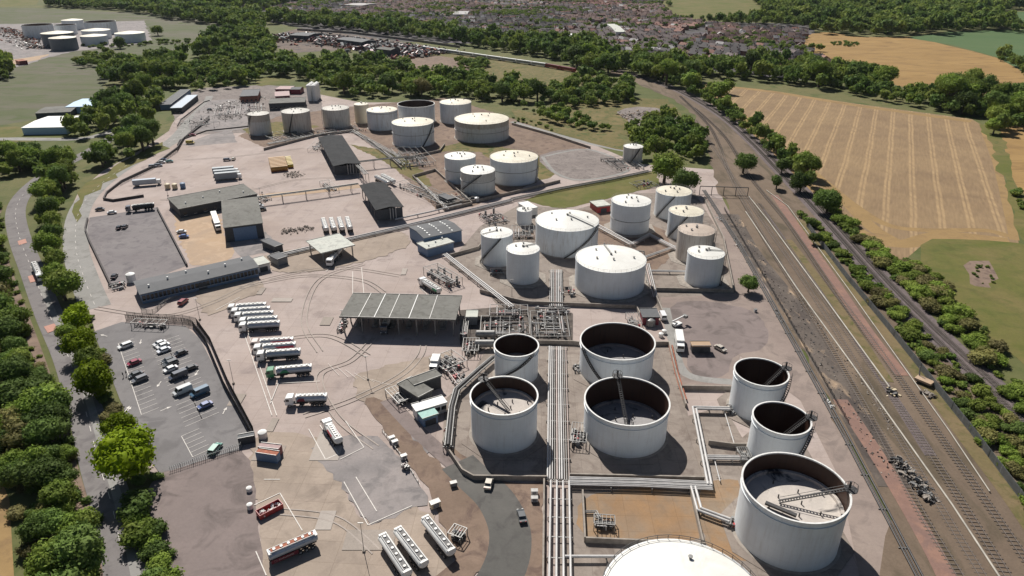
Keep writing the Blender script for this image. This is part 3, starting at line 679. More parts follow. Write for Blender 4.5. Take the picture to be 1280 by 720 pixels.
T('C10', 'narrow white tank with a diagonal stair near the blue-grey shed', (601,641,291,335), 'tank_clean', 'roof_w', stair=(195,285), boom=200)
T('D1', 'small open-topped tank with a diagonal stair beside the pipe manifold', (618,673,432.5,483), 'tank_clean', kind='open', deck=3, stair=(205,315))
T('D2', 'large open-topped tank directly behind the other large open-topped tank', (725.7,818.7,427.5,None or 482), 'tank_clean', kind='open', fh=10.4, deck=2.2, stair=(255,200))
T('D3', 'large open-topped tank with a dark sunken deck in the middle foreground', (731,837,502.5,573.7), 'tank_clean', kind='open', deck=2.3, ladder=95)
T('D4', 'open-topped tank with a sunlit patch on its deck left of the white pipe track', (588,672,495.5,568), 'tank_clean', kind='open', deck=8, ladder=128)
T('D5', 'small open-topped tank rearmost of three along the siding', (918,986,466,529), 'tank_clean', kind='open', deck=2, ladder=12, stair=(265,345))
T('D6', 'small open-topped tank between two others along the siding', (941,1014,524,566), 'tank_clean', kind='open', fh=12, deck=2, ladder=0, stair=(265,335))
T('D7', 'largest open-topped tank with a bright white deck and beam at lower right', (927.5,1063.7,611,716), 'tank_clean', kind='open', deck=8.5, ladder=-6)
T('D8', 'huge white domed tank cut off by the bottom edge', (750,966,763,900), 'tank_clean', 'roof_w', fh=14, coneh=2.2, boom=None)
dk = MB(); c = TK['D7']; dk.beam((-6.0,-.5,9.6),(-.6,-4.4,9.6),.9,.5)
dk.build('deck_beam', M['darksteel'], [o for o in COL.objects if o.get('label','').startswith('largest open')][0])
# rough foundations on octagonal slabs
for k in ('D1','D2','D3','D4','D5','D6','D7','C7','C8','C9','C10','C3','C6'):
    cx, cy, r, h = TK[k]; pts = [(cx+(r+3.4)*math.cos(a*math.pi/4+.39), cy+(r+3.4)*math.sin(a*math.pi/4+.39)) for a in range(8)]
    o = MB().prism(pts, .05, .21+.001*len(k)).build('tank_slab', M['concwall' if k[0]=='C' else 'bund'], world=True); o['kind'] = 'structure'
# far tank farm
FT = [((26,66,31,50),'tank_mid','open','white open-topped tank with a dark rim at the left of the distant depot',5),
 ((67,95,31,44),'tank_mid','open','smaller open-topped tank behind the slate tanks of the distant depot',5),
 ((76,104,25,38),'tank_mid','cone','white cone-roofed tank at the back of the distant depot',0),
 ((104,144.5,27,45),'tank_mid','open','wide open-topped tank with a dark rim at the back right of the distant depot',5),
 ((50,92,41,60),'tank_dark','cone','larger slate-walled tank with a cream roof in the distant depot',0),
 ((60,95.5,47,64),'tank_dark','cone','smaller slate-walled tank with a white roof in the distant depot',0),
 ((101,138,37.5,50),'tank_mid','cone','cream-roofed white tank behind the front one in the distant depot',0),
 ((99.5,134,44.5,57.5),'tank_clean','cone','front white tank with a bright roof in the distant depot',0),
 ((142.5,181,41,54),'tank_clean','cone','rightmost white tank of the distant depot beside shrubs',0)]
for px, sh, kd, lb, dk_ in FT:
    cx, cy, r, h = fit(*px); hh = min(max(h, 10), 17)
    tank(lb, px, sh, 'roof_c', kind=kd, fh=hh, deck=hh*.5 if kd == 'open' else None, detail=0, group='tanks of the distant depot', rails=False)
# ------------------------------------------------------------------ pipes, racks, walls
def rack(label, px, n, gap, dia, z, sup=9.0, mats=('pipe',), name='pipe_rack', cat='pipe rack', world=None, legs=True, frame='steel', grp='pipe tracks', zs=None):
    w = world or [G2(p, z) for p in px]
    t = thing(name, label, cat, (w[0].x, w[0].y, 0), 0, grp)
    half = (n-1)*gap/2
    rr = random.Random(len(label)*7+n)
    for i in range(n):
        d = dia*rr.choice((.55,.75,1,1,1.15)) if n > 2 else dia
        q = offset_path(w, -half+i*gap); zz = z+(zs[i % len(zs)] if zs else 0)
        pts = [(p.x, p.y, zz+d/2) for p in q]; m_ = MB().tube(pts, d/2, 8)
        for p in pts[1:-1]: m_.cyl((p[0],p[1],p[2]-.01),(p[0],p[1],p[2]+.01), d/2, 8)
        m_.build('pipe', M[mats[(i*3+n) % len(mats)]], t, world=True)
    if legs:
        for p, d in resample(w, sup):
            nn = Vector((-d.y, d.x)); a = p+nn*(half+.5); b = p-nn*(half+.5)
            s_ = MB().beam((a.x,a.y,z-.08),(b.x,b.y,z-.08),.22,.16)
            if z > .7:
                for e in (a, b): s_.beam((e.x,e.y,0),(e.x,e.y,z),.2,.2)
            s_.build('support', M[frame], t, world=True)
    return t
def wall(label, px, h=1.6, t=.4, mat='concwall', name='bund_wall', cat='bund wall', closed=False, grp='bund walls'):
    w = [G2(p) for p in px]; l = offset_path(w, t/2); r = offset_path(w, -t/2); n = len(w)
    m_ = MB()
    for i in range(n-1): m_.prism([tuple(l[i]), tuple(l[i+1]), tuple(r[i+1]), tuple(r[i])], 0, h)
    return tag(m_.build(name, M[mat], world=True), label, cat, grp)
PW = ('pipe','pipe','pipe_pink','pipe','steel')
rack('long white pipe track running down from the manifold between the open-topped tanks', [(697,434),(697,470),(698,600)], 10, .60, .42, .8, 8, PW)
rack('white pipe track carried on a concrete trough at the bottom edge', [(700,602),(700,660),(700,780)], 4, 1.5, .55, 1.2, 6, ('pipe',))
rack('pipe track between the narrow white tank and the manifold', [(695,338),(695,384)], 8, .66, .4, .8, 8, PW)
rack('thick white pipe bundle crossing in front of the large open-topped tank', [(712,602),(800,604),(890,608)], 6, .52, .45, 1.3, 10, ('pipe',))
rack('twin pipe line climbing right of the large open-topped tank', [(887,607),(868,511),(912,512)], 2, .9, .7, 1.2, 9, ('pipe',))
rack('short pair of pipes reaching the middle siding tank', [(880,572),(934,573)], 3, .7, .55, 1.0, 7, ('pipe',))
rack('bent pair of pipes reaching the largest open-topped tank', [(866,609),(874,638),(912,652)], 2, 1.0, .7, 1.0, 8, ('pipe',))
rack('single thick pipe feeding the domed tank at the bottom', [(706,697),(785,697)], 1, 1, .7, 1.0, 9, ('pipe',))
rack('four parallel pipes slanting past the wide cone-roofed tank', [(746,282),(790,306)], 4, .8, .5, 1.0, 8, PW)
rack('pipes from the valve pit towards the brown-roofed tank', [(790,306),(812,294),(848,313)], 4, .7, .45, 1.0, 8, PW)
rack('short white pipes reaching the brown-roofed tank', [(806,322),(846,308)], 2, .9, .5, 1.0, 8, ('pipe',))
rack('white pipes running straight to the front column tank', [(812,339),(860,340)], 2, .9, .5, 1.0, 8, ('pipe',))
rack('pipe bundle dropping beside the broad cone-roofed tank', [(808,330),(818,372)], 4, .7, .45, 1.0, 8, PW)
rack('dark double pipe run slanting from the blue-grey shed to the manifold', [(556,318),(590,345),(640,384)], 3, .8, .6, 1.3, 8, ('pipe','darksteel','pipe'))
rack('long pale pipe corridor passing behind the blue-grey shed', [(336,322),(432,300),(502,284),(560,270),(640,250)], 5, .8, .55, .8, 12, ('pipe','steel','pipe','darksteel'), frame='concwall')
rack('thick white pipe on the far side of the pipe corridor', [(494,275),(536,266),(577,256)], 1, 1, .8, 1.0, 12, ('pipe',))
rack('dark pipe corridor running past the grass to the gravel pad', [(640,249),(700,236),(760,225),(812,214)], 4, .8, .5, .8, 12, ('darksteel','steel','pipe_pink'), frame='concwall')
rack('raised dark pipe rack crossing the upper yard', [(322,247),(400,237),(448,230)], 3, .9, .5, 4.0, 12, ('darksteel','steel'), grp='raised pipe racks')
rack('raised pipe rack between the dark canopy and the pump skids', [(446,203),(480,199),(520,196)], 3, .9, .5, 4.5, 10, ('steel','darksteel'), grp='raised pipe racks')
rack('raised pipe bridge linking the two dark canopies', [(440,199),(458,218)], 4, .7, .4, 6.0, 8, ('steel',), grp='raised pipe racks')
rack('pipe track in front of the back row of tanks', [(335,180),(400,168),(440,163),(500,196)], 4, .9, .5, .8, 12, ('darksteel','steel','pipe'))
rack('angled pipe track on the left of the pump pit', [(445,165),(480,190),(500,205)], 4, .8, .5, .8, 10, ('steel','darksteel'))
rack('pale pipe line beside the long sunken pump pit', [(520,223),(560,262)], 2, .8, .5, .8, 8, ('pipe',))
rack('fat dark pipe line leading to the open tank with the sunlit deck', [(560,558),(565,510),(571,488),(600,462),(618,447)], 3, .8, .8, 1.8, 8, ('darksteel','steel'))
rack('rusty brown pipe line at the foot of the east bund', [(838,432),(846,468),(856,500)], 3, .5, .4, .6, 8, ('rust','pipe_pink','steel'))
rack('small white pipe line across the orange-stained yard', [(730,640),(745,640),(752,652)], 2, .5, .3, .6, 4, ('steel',))
rack('thin pipes between siding tanks and the twin line', [(893,575),(900,602)], 1, .5, .3, .6, 6, ('pipe',))
rack('thin pipe at the foot of the rearmost siding tank', [(905,513),(918,556),(925,568)], 1, .5, .3, .6, 6, ('pipe',))
# long pipes and edges along the sidings
rack('long white pipe lying beside the middle sidings', [(936,246),(960,276),(1022,361),(1112,485)], 1, 1, .5, .35, 30, ('cream_pipe',), name='ground_pipe', cat='pipe line', legs=False, grp='pipes along the sidings')
rack('second pale pipe along the edge of the sidings bending near the brush', [(958,238),(985,258),(1060,361),(1187,540),(1237,615)], 1, 1, .35, .3, 30, ('cream_pipe',), name='ground_pipe', cat='pipe line', legs=False, grp='pipes along the sidings')
rack('pale platform edging on the left of the middle sidings', [(932,265),(996,361),(1062,452),(1125,540),(1190,632),(1249,722),(1300,800)], 1, 1, .5, .2, 30, ('cream_pipe',), name='ground_pipe', cat='pipe line', legs=False, grp='pipes along the sidings')
rack('brown pipe pair between the apron and the sidings', [(880,238),(925,308),(972,392),(1055,542),(1112,650),(1160,742)], 3, .7, .4, .35, 12, ('darksteel','steel','darksteel'), name='ground_pipe', cat='pipe line', grp='pipes along the sidings')
WL = [('low bund wall behind the manifold below the broad tank',[(600,366),(640,377),(660,381),(795,386),(800,396)]),
 ('bund wall beside the little dark hut',[(815,362),(826,388),(830,400)]),
 ('bund wall in front of the front column tank',[(820,364),(868,365),(917,366)]),
 ('bund wall right of the column of tanks',[(917,366),(904,300),(880,250)]),
 ('short bund wall behind the large open-topped tanks',[(716,431),(724,432)]),
 ('bund wall at the left of the pipe track',[(668,430),(716,431)]),
 ('bund wall right of the rear large open-topped tank',[(812,432),(836,432),(845,470),(857,510)]),
 ('thick bund wall below the pink apron',[(852,487),(916,488)]),
 ('bund wall around the open tank with the sunlit deck',[(575,480),(554,556),(578,592),(592,600),(684,601)]),
 ('bund wall in front of the large open-topped tank',[(712,598),(800,600),(880,602)]),
 ('thick bund wall at the front of the orange-stained yard',[(732,678),(800,681),(880,685)]),
 ('bund wall on the left of the orange-stained yard',[(728,618),(731,678)]),
 ('thin bund wall on the right of the orange-stained yard',[(862,612),(878,682)]),
 ('long bund wall at the left of the bottom pipe trough',[(680,604),(679,700),(678,790)]),
 ('bund wall beside the blue-grey shed',[(562,322),(598,312),(604,304)]),
 ('bund wall in front of the back row of tanks',[(330,188),(398,170),(442,165),(474,186),(502,212)]),
 ('bund wall by the grass and the wide white tank',[(545,260),(600,252),(652,240),(700,228)]),
 ('bund wall between the far tanks and the concrete path',[(505,200),(550,190),(556,182)]),
 ('bund wall right of the wide yellowed tank',[(640,156),(690,170),(738,186)]),
 ('low wall under the siding tanks',[(885,556),(915,560),(932,560)]),
 ('low wall of the sunken pump pit',[(516,222),(556,264),(590,256),(544,214),(516,222)]),
 ('bund wall left of the manifold',[(572,392),(572,400),(640,400)])]
for lb, p in WL: wall(lb, p)
wall('dark-topped retaining wall on the long curve of the tarmac lot', [(110,275),(107,288),(112,302),(139,358)], 1.3, .6, 'darkwall', name='retaining_wall', cat='retaining wall', grp='low dark retaining walls')
wall('dark retaining wall between the tarmac lot and sandy yard', [(197,262),(234,333)], 1.3, .6, 'darkwall', name='retaining_wall', cat='retaining wall', grp='low dark retaining walls')
wall('dark curved wall inside the bend of the access road', [(262,150),(228,176),(222,186),(190,210),(152,228),(134,242),(130,250),(142,252),(180,246)], 1.3, .6, 'darkwall', name='retaining_wall', cat='retaining wall', grp='low dark retaining walls')
wall('dark wall around the raised gravel plot', [(222,158),(226,150),(255,128),(262,126)], .7, .5, 'darkwall', name='retaining_wall', cat='retaining wall', grp='low dark retaining walls')
wall('dark wall along the foot of the upper works', [(222,182),(225,176),(258,164),(316,158)], .8, .5, 'darkwall', name='retaining_wall', cat='retaining wall', grp='low dark retaining walls')
# concrete kerb of the loop road
kerb = [(478,540),(520,590),(545,640),(568,690),(545,722),(585,724),(615,700),(622,672),(592,618),(524,556),(480,502)]
def fence(label, px, h=2.4, step=3.0, mat='fencesteel', pale=.32, name='palisade_fence', cat='fence', t=.07, sm=False):
    w = [G2(p) for p in px]
    if sm: w = smooth(w, False, 5)
    r = thing(name, label, cat, (w[0].x, w[0].y, 0), 0, 'fences')
    a = MB(); b = MB(); c_ = MB()
    for p, d in resample(w, step): a.box(p.x-.06, p.x+.06, p.y-.06, p.y+.06, 0, h+.05)
    for p, q in zip(w[:-1], w[1:]):
        for z in (.4, h-.4): b.beam((p.x,p.y,z),(q.x,q.y,z),.07,.07)
    for p, d in resample(w, pale): c_.beam((p.x,p.y,.05),(p.x,p.y,h),t,t)
    a.build('posts', M[mat], r, world=True)['kind'] = 'stuff'; b.build('rails', M[mat], r, world=True); c_.build('pales', M[mat], r, world=True)['kind'] = 'stuff'
fence('long grey palisade fence between the sidings and the bushes', [(1008,283),(1060,352),(1067,360),(1120,425),(1165,482),(1215,545),(1280,632),(1330,700)], 2.6, 3, pale=.28, t=.12)
fence('dark mesh fence along the right side of the car park', [(158,401),(230,405),(241,408),(258,430),(281,485),(316,548)], 2.6, 3, 'darksteel', .22, name='security_fence', t=.06)
fence('second dark fence just outside the car park fence', [(160,398),(232,402),(246,405),(264,430),(286,482),(318,543)], 2.6, 3, 'darksteel', .3, name='security_fence', t=.06)
fence('fence at the bottom of the car park', [(302,560),(240,581),(212,590)], 1.8, 3, 'fencesteel', .5, name='security_fence')
fence('thin fence round the upper yard beside the curved wall', [(262,147),(231,174),(222,190),(190,212),(150,232)], 1.8, 3, 'darksteel', .6, name='security_fence')
fence('curved crowd fence beside the long office building', [(177,389),(192,391),(206,380),(222,373)], 1.6, 2.5, 'steel', .35, name='barrier_fence', sm=True)
fence('fence between the apron and the sidings', [(905,262),(945,330),(1000,425),(1060,530)], 1.5, 3, 'darksteel', .8, name='wire_fence')
fence('post and rail at the edge of the dirt verge', [(478,540),(505,575),(525,608)], 1.1, 3, 'steel', 1.5, name='post_fence')
# railway tracks
def track(label, px, sl=True):
    w = smooth([G2(p) for p in px], False, 10); r = thing('railway_track', label, 'railway track', (w[0].x,w[0].y,0), 0, 'railway tracks')
    for s in (-.72, .72):
        q = offset_path(w, s); m_ = MB()
        for a, b in zip(q[:-1], q[1:]): m_.beam((a.x,a.y,.36),(b.x,b.y,.36),.09,.16)
        m_.build('rail', M['rail'], r, world=True)
    m_ = MB()
    for p, d in resample(w, .75 if sl else 1.2):
        n = Vector((-d.y,d.x))*1.3; m_.beam((p.x-n.x,p.y-n.y,.24 if sl else .19),(p.x+n.x,p.y+n.y,.24 if sl else .19),.26,.12)
    m_.build('sleepers', M['sleeper' if sl else 'old_sleeper'], r, world=True)['kind'] = 'stuff'
def shifted(px, d):
    w = smooth([G2(p) for p in px], False, 2); return [P(q.x,q.y,0) for q in offset_path(w, d)]
ML = [(770,88),(800,96),(850,114),(902,144),(942,178),(972,209),(1014,252),(1062,305),(1117,366),(1200,447),(1300,540),(1430,660)]
track('main line track nearer the striped field', shifted(ML, 1.8)); track('main line track nearer the palisade fence', shifted(ML, -1.8))
SD = [(870,150),(905,205),(945,265),(1000,345),(1060,440),(1110,525),(1160,610),(1230,725),(1290,830)]
track('left siding track with half-buried sleepers', shifted(SD, 0), False); track('siding track just right of the platform edging', [(948,255),(1010,345),(1075,440),(1135,525),(1190,610),(1260,722),(1320,820)], False)
track('disused siding track beside the oily dirt strip', [(850,120),(888,160),(915,225),(955,298),(1000,370),(1050,455),(1098,540),(1150,640),(1200,722),(1260,830)], False)
track('siding track beside the red gravel strip', [(868,135),(905,170),(938,222),(985,280),(1040,360),(1100,440),(1160,525),(1220,610),(1290,712)], False)
# ------------------------------------------------------------------ buildings
class Frame:
    """a rectangle on the ground from three roof corners of the photo: A-B front edge, C behind A"""
    def __init__(s, A, B, C, h, dmin=None):
        a, b, c = G2(A,h), G2(B,h), G2(C,h); s.a = a; d = (b-a); s.L = d.length; d.normalize(); n = Vector((-d.y, d.x))
        s.D = (c-a).dot(n)
        if s.D < 0: s.D = -s.D; n = -n; s.a = b; d = -d
        if dmin: s.D = max(dmin, s.D)
        s.ang = math.atan2(d.y, d.x); s.h = h
def shed(label, A, B, C, h, roof='roof_grey', wallm='greywall', gable=0, name='building', cat='building', wins=0, doors=0, over=.3, sky=0, winrow=1, grp='buildings of the terminal', posts=None, slabt=.35, vents=0, doorm='darkcl', wwin=1.4, hwin=1.2, panel=None, base=0):
    f = Frame(A, B, C, h); L, D = f.L, f.D
    t = thing(name, label, cat, (f.a.x, f.a.y, 0), f.ang, grp)
    if posts is None: MB().box(0, L, 0, D, 0, h-.02).build('walls', M[wallm], t)
    else:
        nx, ny = posts
        for i in range(nx):
            for j in range(ny):
                x = .8+(L-1.6)*i/max(1,nx-1); y = .8+(D-1.6)*j/max(1,ny-1)
                MB().box(x-.2, x+.2, y-.2, y+.2, 0, h).build('post', M['steel'], t)
    if gable:
        o_ = over; pts = [(-o_,h-.02),(D/2,h+gable),(D+o_,h-.02),(D+o_,h+.2),(D/2,h+gable+.22),(-o_,h+.2)]
        m_ = MB(); n = len(pts)
        m_.add([(-o_,y,z) for y,z in pts]+[(L+o_,y,z) for y,z in pts], [(0,1,4,5),(1,2,3,4),(11,10,7,6),(10,9,8,7)]+[(i,(i+1)%n,n+(i+1)%n,n+i)[::-1] for i in range(n)])
        rf = m_.build('roof', M[roof], t)
        if posts is None: MB().add([(.02,.02,h-.03),(.02,D-.02,h-.03),(.02,D/2,h+gable-.05),(L-.02,.02,h-.03),(L-.02,D-.02,h-.03),(L-.02,D/2,h+gable-.05)], [(0,2,1),(3,4,5)]).build('gable_wall', M[wallm], t)
    else:
        m_ = MB().box(-over, L+over, -over, D+over, h, h+slabt); rf = m_.build('roof', M[roof], t)
        for e in ((-over,L+over,-over-.05,-over+.1),(-over,L+over,D+over-.1,D+over+.05)):
            MB().box(e[0],e[1],e[2],e[3],h+slabt,h+slabt+.18).build('parapet', M['steel'], rf)
    for i in range(sky):
        x = L*(i+.5)/sky
        if gable: MB().add([(x-.5,.6,h+.26+gable*.6/(D/2)),(x+.5,.6,h+.26+gable*.6/(D/2)),(x+.5,D/2-.4,h+.26+gable*(D/2-.4)/(D/2)),(x-.5,D/2-.4,h+.26+gable*(D/2-.4)/(D/2))], [(0,1,2,3)]).build('rooflight', M['skylight'], rf)
        else:
            for q in range(3): MB().box(x-.4, x+.4, D*(.12+.3*q), D*(.12+.3*q)+D*.18, h+slabt, h+slabt+.12).build('rooflight', M['skylight'], rf)
    for i in range(vents):
        x = L*(i+.5)/vents; y = D*(.3+.4*((i*7)%3)/2); z = h+slabt+(gable*(1-abs(y-D/2)/(D/2)) if gable else 0)
        MB().cyl((x,y,z-.2),(x,y,z+.8),.35,8).build('roof_vent', M['white'], rf)
    for row in range(winrow):
        for i in range(wins):
            x = L*(i+.5)/wins; z = 1.2+row*2.8
            w = MB().box(x-wwin/2, x+wwin/2, -.05, .04, z, z+hwin).build('window', M['glass'], t)
            if wwin < 2: MB().box(x-wwin/2-.08, x+wwin/2+.08, -.12, .0, z-.12, z-.02).build('sill', M['white'], w)
    for i in range(doors):
        x = L*(i+.5)/doors; MB().box(x-1.6, x+1.6, -.06, .03, .02, min(4, h*.7)).build('door', M[doorm], t)
    if panel: MB().box(L*panel[0], L*panel[1], -.08, .03, .1, h*.9).build('loading_door', M[panel[2]], t)
    return t, f
shed('long low grey-roofed office building with a row of many windows', (176,368), (322,334), (170,352), 4.0, 'roof_slate', 'bluewall', gable=.7, name='office_building', wins=30, doors=1, vents=6, over=.5, wwin=1.1, hwin=2.0)
shed('grey-roofed warehouse with a blue loading front', (280,285), (328,279), (271,252), 7, 'roof_grey', 'darkcl', gable=.8, name='warehouse', panel=(.22,.82,'bluewall'))
shed('long flat-roofed dark building behind the grey-roofed warehouse', (224,262), (321,243), (223,246), 4.5, 'roof_grey', 'darkcl', name='workshop', wins=8, doors=3, vents=4)
shed('big open-sided tanker loading canopy with a grey ridged roof', (425,397), (569,401), (440,368), 6.4, 'roof_grey', name='loading_canopy', cat='canopy', posts=(7,3), slabt=.5, over=.2)
cv = [o for o in COL.objects if o.get('label','').startswith('big open-sided')][0]
cf = Frame((425,397), (569,401), (440,368), 6.4)
for i, x in enumerate((.165,.30,.43,.60,.78)):
    MB().box(cf.L*x-.14, cf.L*x+.14, .0, cf.D, 6.92, 7.06).build('roof_gutter', M['white' if i % 2 else 'steel'], cv)
for i in range(6):
    x = cf.L*(i+.7)/6.6; m_ = MB().box(x-1.0, x+1.0, 5, cf.D-4, .1, .5).box(x-.5,x+.5, 7, 8.2, .5, 2.4).box(x-.6,x+.6,9.5,11,.5,2.6)
    for q in range(4): m_.cyl((x-.7+q*.4, 6, .5), (x-.7+q*.4, 6, 4.6), .08, 6)
    m_.build('loading_island', M['steel'], cv)
shed('long dark-roofed loading gantry nearer the back row of tanks', (398,172), (417,208), (446,198), 6.5, 'roof_dark', 'darkcl', gable=.9, name='loading_gantry', cat='canopy', posts=(9,3))
shed('dark-roofed loading gantry in the centre of the upper yard', (450,232), (470,263), (501,255), 6.5, 'roof_dark', 'darkcl', gable=.9, name='loading_gantry', cat='canopy', posts=(6,3))
for lab, x0, x1 in (('long dark-roofed loading gantry', .12, .9), ('dark-roofed loading gantry in', .1, .92)):
    g = [o for o in COL.objects if o.get('label','').startswith(lab)][0]; r_ = [c for c in g.children if c.name.startswith('roof')][0]
    xs = [v.co.x for v in r_.data.vertices]; ys = [v.co.y for v in r_.data.vertices]
    for i in range(4):
        x = max(xs)*(.1+.22*i); MB().box(x, x+max(xs)*.13, max(ys)*.25, max(ys)*.75, .1, 3.6+.3*(i%2)).build('pump_cabinet', M['darksteel'], g)
    X = max(xs)-.6; MB().box(X-.25, X-.05, .3, max(ys)-.6, 1.2, 6.3).build('end_cladding', M['darkcl'], g)
    for i in range(3): MB().cyl((X+.5, max(ys)*(.5+.1*i), 1), (X+.5, max(ys)*(.5+.1*i), 6.8), .2, 8).build('riser_pipe', M['pipe'], g)
shed('small pale open canopy with a tanker beneath it', (402,317), (443,307), (388,301), 5.0, 'roof_pale', name='wash_canopy', cat='canopy', posts=(3,2), slabt=.3)
shed('blue-grey steel shed with three rows of roof lights', (530,298), (577,288), (502,286), 5.2, 'roof_slate', 'bluewall', gable=.8, name='steel_shed', sky=0, doors=1)
sh = [o for o in COL.objects if o.get('label','').startswith('blue-grey steel shed')][0]; r_ = [c for c in sh.children if c.name.startswith('roof')][0]
sf = Frame((530,298), (577,288), (502,286), 5.2)
for q in (.18,.48,.78):
    for i in range(6):
        y = sf.D*(.06+.15*i); z = 5.2+.26+.8*(1-abs(y+.5-sf.D/2)/(sf.D/2)); MB().box(sf.L*q-.3, sf.L*q+.3, y, y+1.1, z-.1, z+.1).build('rooflight', M['skylight'], r_)
shed('lower pale-roofed annex in front of the blue-grey steel shed', (534,312), (567,303), (528,303), 3.6, 'roof_pale', 'bluewall', name='annex', vents=3)
shed('grey L-shaped control building beside the fenced transformer pit', (523,497), (540,488), (512,474), 4, 'roof_grey', 'darkcl', name='control_building', doors=1)
shed('narrow grey wing behind the control building', (518,482), (551,470), (514,474), 4.2, 'roof_grey', 'darkcl', name='control_wing')
shed('long white portable cabin beside the green-roofed one', (521,515), (558,504), (518,506), 3.0, 'white', 'white', name='portable_cabin', cat='cabin', wins=5, doors=1)
shed('small square cabin with a sea-green roof', (529,524), (547,518), (524,515), 2.8, 'green_roof', 'bluewall', name='portable_cabin', cat='cabin', doors=1)
shed('little red-walled hut with a pale roof on the grass', (747,259), (763,257), (741,252), 3.2, 'roof_pale', 'redpaint', name='hut', cat='hut', doors=1)
shed('dark-roofed pump hut beside the rear large open-topped tank', (804,397), (824,397), (802,387), 3.0, 'roof_slate', 'maroon', name='pump_hut', cat='hut', doors=1)
shed('dark green equipment container with a beige top on the pink apron', (866,433), (888,433), (864,428), 2.6, 'sand', 'darkcl', name='equipment_container', cat='container', doors=2)
shed('blue-walled container with a rust-red top', (319,566), (345,570), (321,560), 2.6, 'rust', 'bluewall', name='shipping_container', cat='container', over=0, slabt=.08)
shed('container with a faded pink top behind the rust-topped one', (322,559), (348,562), (324,553), 2.6, 'pinkrust', 'maroon', name='shipping_container', cat='container', over=0, slabt=.08)
shed('dark truck body container by the car park corner', (297,549), (318,545), (296,544), 2.2, 'darkcl', 'darkcl', name='skip_container', cat='container', over=0, slabt=.08)
shed('small grey kiosk left of the pipe corridor', (344,309), (353,306), (338,298), 3, 'roof_slate', 'darkcl', name='kiosk', cat='hut')
shed('small pale-roofed hut at the right end of the long office', (321,333), (337,329), (317,324), 3, 'roof_pale', 'white', name='site_hut', cat='hut', doors=1)
shed('second small blue-grey hut beside the pale canopy', (347,325), (359,321), (343,318), 3, 'roof_slate', 'greywall', name='site_hut', cat='hut')
shed('long blue-grey sheet shed at the edge of the far wood', (213,131), (238,112), (206,127), 4, 'roof_slate', 'bluewall', name='storage_shed', cat='shed')
shed('shorter blue-grey sheet shed beside the long one', (227,135), (247,119), (219,131), 4, 'bluegrey', 'darkcl', name='storage_shed', cat='shed')
shed('dark brick works building behind the back row of tanks', (336,130), (381,128), (337,124), 5, 'roof_grey', 'darkcl', name='works_building', wins=8, doors=1)
shed('red site container stack at the far works, upper one', (344,112), (362,112), (345,108), 4, 'pinkrust', 'maroon', name='red_container', cat='container')
shed('red site container at the far works, lower one', (344,121), (362,120), (345,115), 4, 'pinkrust', 'maroon', name='red_container', cat='container')
shed('small slate building at the edge of the far works', (300,121), (322,120), (301,113), 5, 'roof_slate', 'brickred', name='works_building', wins=4)
shed('grey domed store beside the red containers', (363,112), (375,112), (365,109), 4, 'roof_slate', 'maroon', name='works_store', gable=1)
shed('low building with a broad white and blue roof by the field', (27,160), (82,159), (37,146), 5, 'white', 'skyblue', gable=.8, name='glazed_store')
shed('pale blue sheet roof store near the belt of trees', (82,134), (119,133), (92,124), 5, 'skyblue', 'skyblue', gable=.6, name='glazed_store')
shed('dark low building beside the pale blue store', (44,142), (88,140), (58,134), 4, 'roof_grey', 'darkcl', gable=.6, name='farm_store')
shed('pale blue shed beside the left road junction', (14,198), (36,197), (16,193), 4, 'skyblue', 'skyblue', name='roadside_shed', cat='shed')
shed('sunken pump house with a blue-black parapet', (560,250), (568,248), (556,243), 3, 'roof_slate', 'darkcl', name='pump_house', cat='hut')
shed('red-and-grey kiosk at the head of the manifold', (583,397), (596,397), (583,389), 3, 'roof_pale', 'greywall', name='kiosk', cat='hut')
shed('grey switch room beside the smallest upright white tank', (661,262), (672,260), (660,252), 3.5, 'white', 'white', name='switch_room', cat='hut')
# tall white silo cluster
s0 = G2((388,126)); t = thing('silo', 'cluster of tall white silos at the far works', 'silo', (s0.x, s0.y, 0), 0, 'silos')
for i in range(2):
    for j in range(3):
        x, y = i*4.2, j*5.5; c_ = MB().cyl((x,y,0),(x,y,13),2,16).build('bin', M['white'], t); MB().cyl((x,y,13),(x,y,14.2),2,16,r2=.4).build('cone_top', M['white'], c_)
MB().box(-2,6,-2,-1.6,12,13).build('top_rail', M['white'], t)
# lamp masts & CCTV poles
mast = None
for p, h, lb in (((460,475),10,'tall lamp mast in the open yard left of the cabins'),((430,415),9,'lamp mast at the left end of the loading canopy'),((300,235),10,'lamp mast in the upper yard'),((268,160),9,'lamp mast beside the dark curved wall'),((640,375),8,'lamp mast beside the manifold wall'),
   ((327,255),9,'lamp mast right of the grey-roofed warehouse'),((250,400),9,'lamp mast near the car park fence top'),((292,480),9,'lamp mast half way down the car park fence'),((455,690),8,'lamp mast by the parked trailers'),((210,245),9,'lamp mast left of the flat-roofed workshop')):
    g = G2(p)
    if mast is None:
        mast = thing('lamp_mast', lb, 'lamp mast', (g.x,g.y,0), 0, 'lamp masts of the yard')
        MB().cyl((0,0,0),(0,0,8.5),.09,8,r2=.05).build('pole', M['steel'], mast)
        MB().box(-.6,.6,-.1,.1,8.4,8.55).build('lamp_head', M['steel'], mast)
        MB().box(-.3,.3,-.3,.3,0,.5).build('base', M['concwall'], mast)
    else:
        c_ = mast.copy(); COL.objects.link(c_); c_.location = (g.x,g.y,0); c_['label'] = lb
        for ch in mast.children: d_ = ch.copy(); COL.objects.link(d_); d_.parent = c_
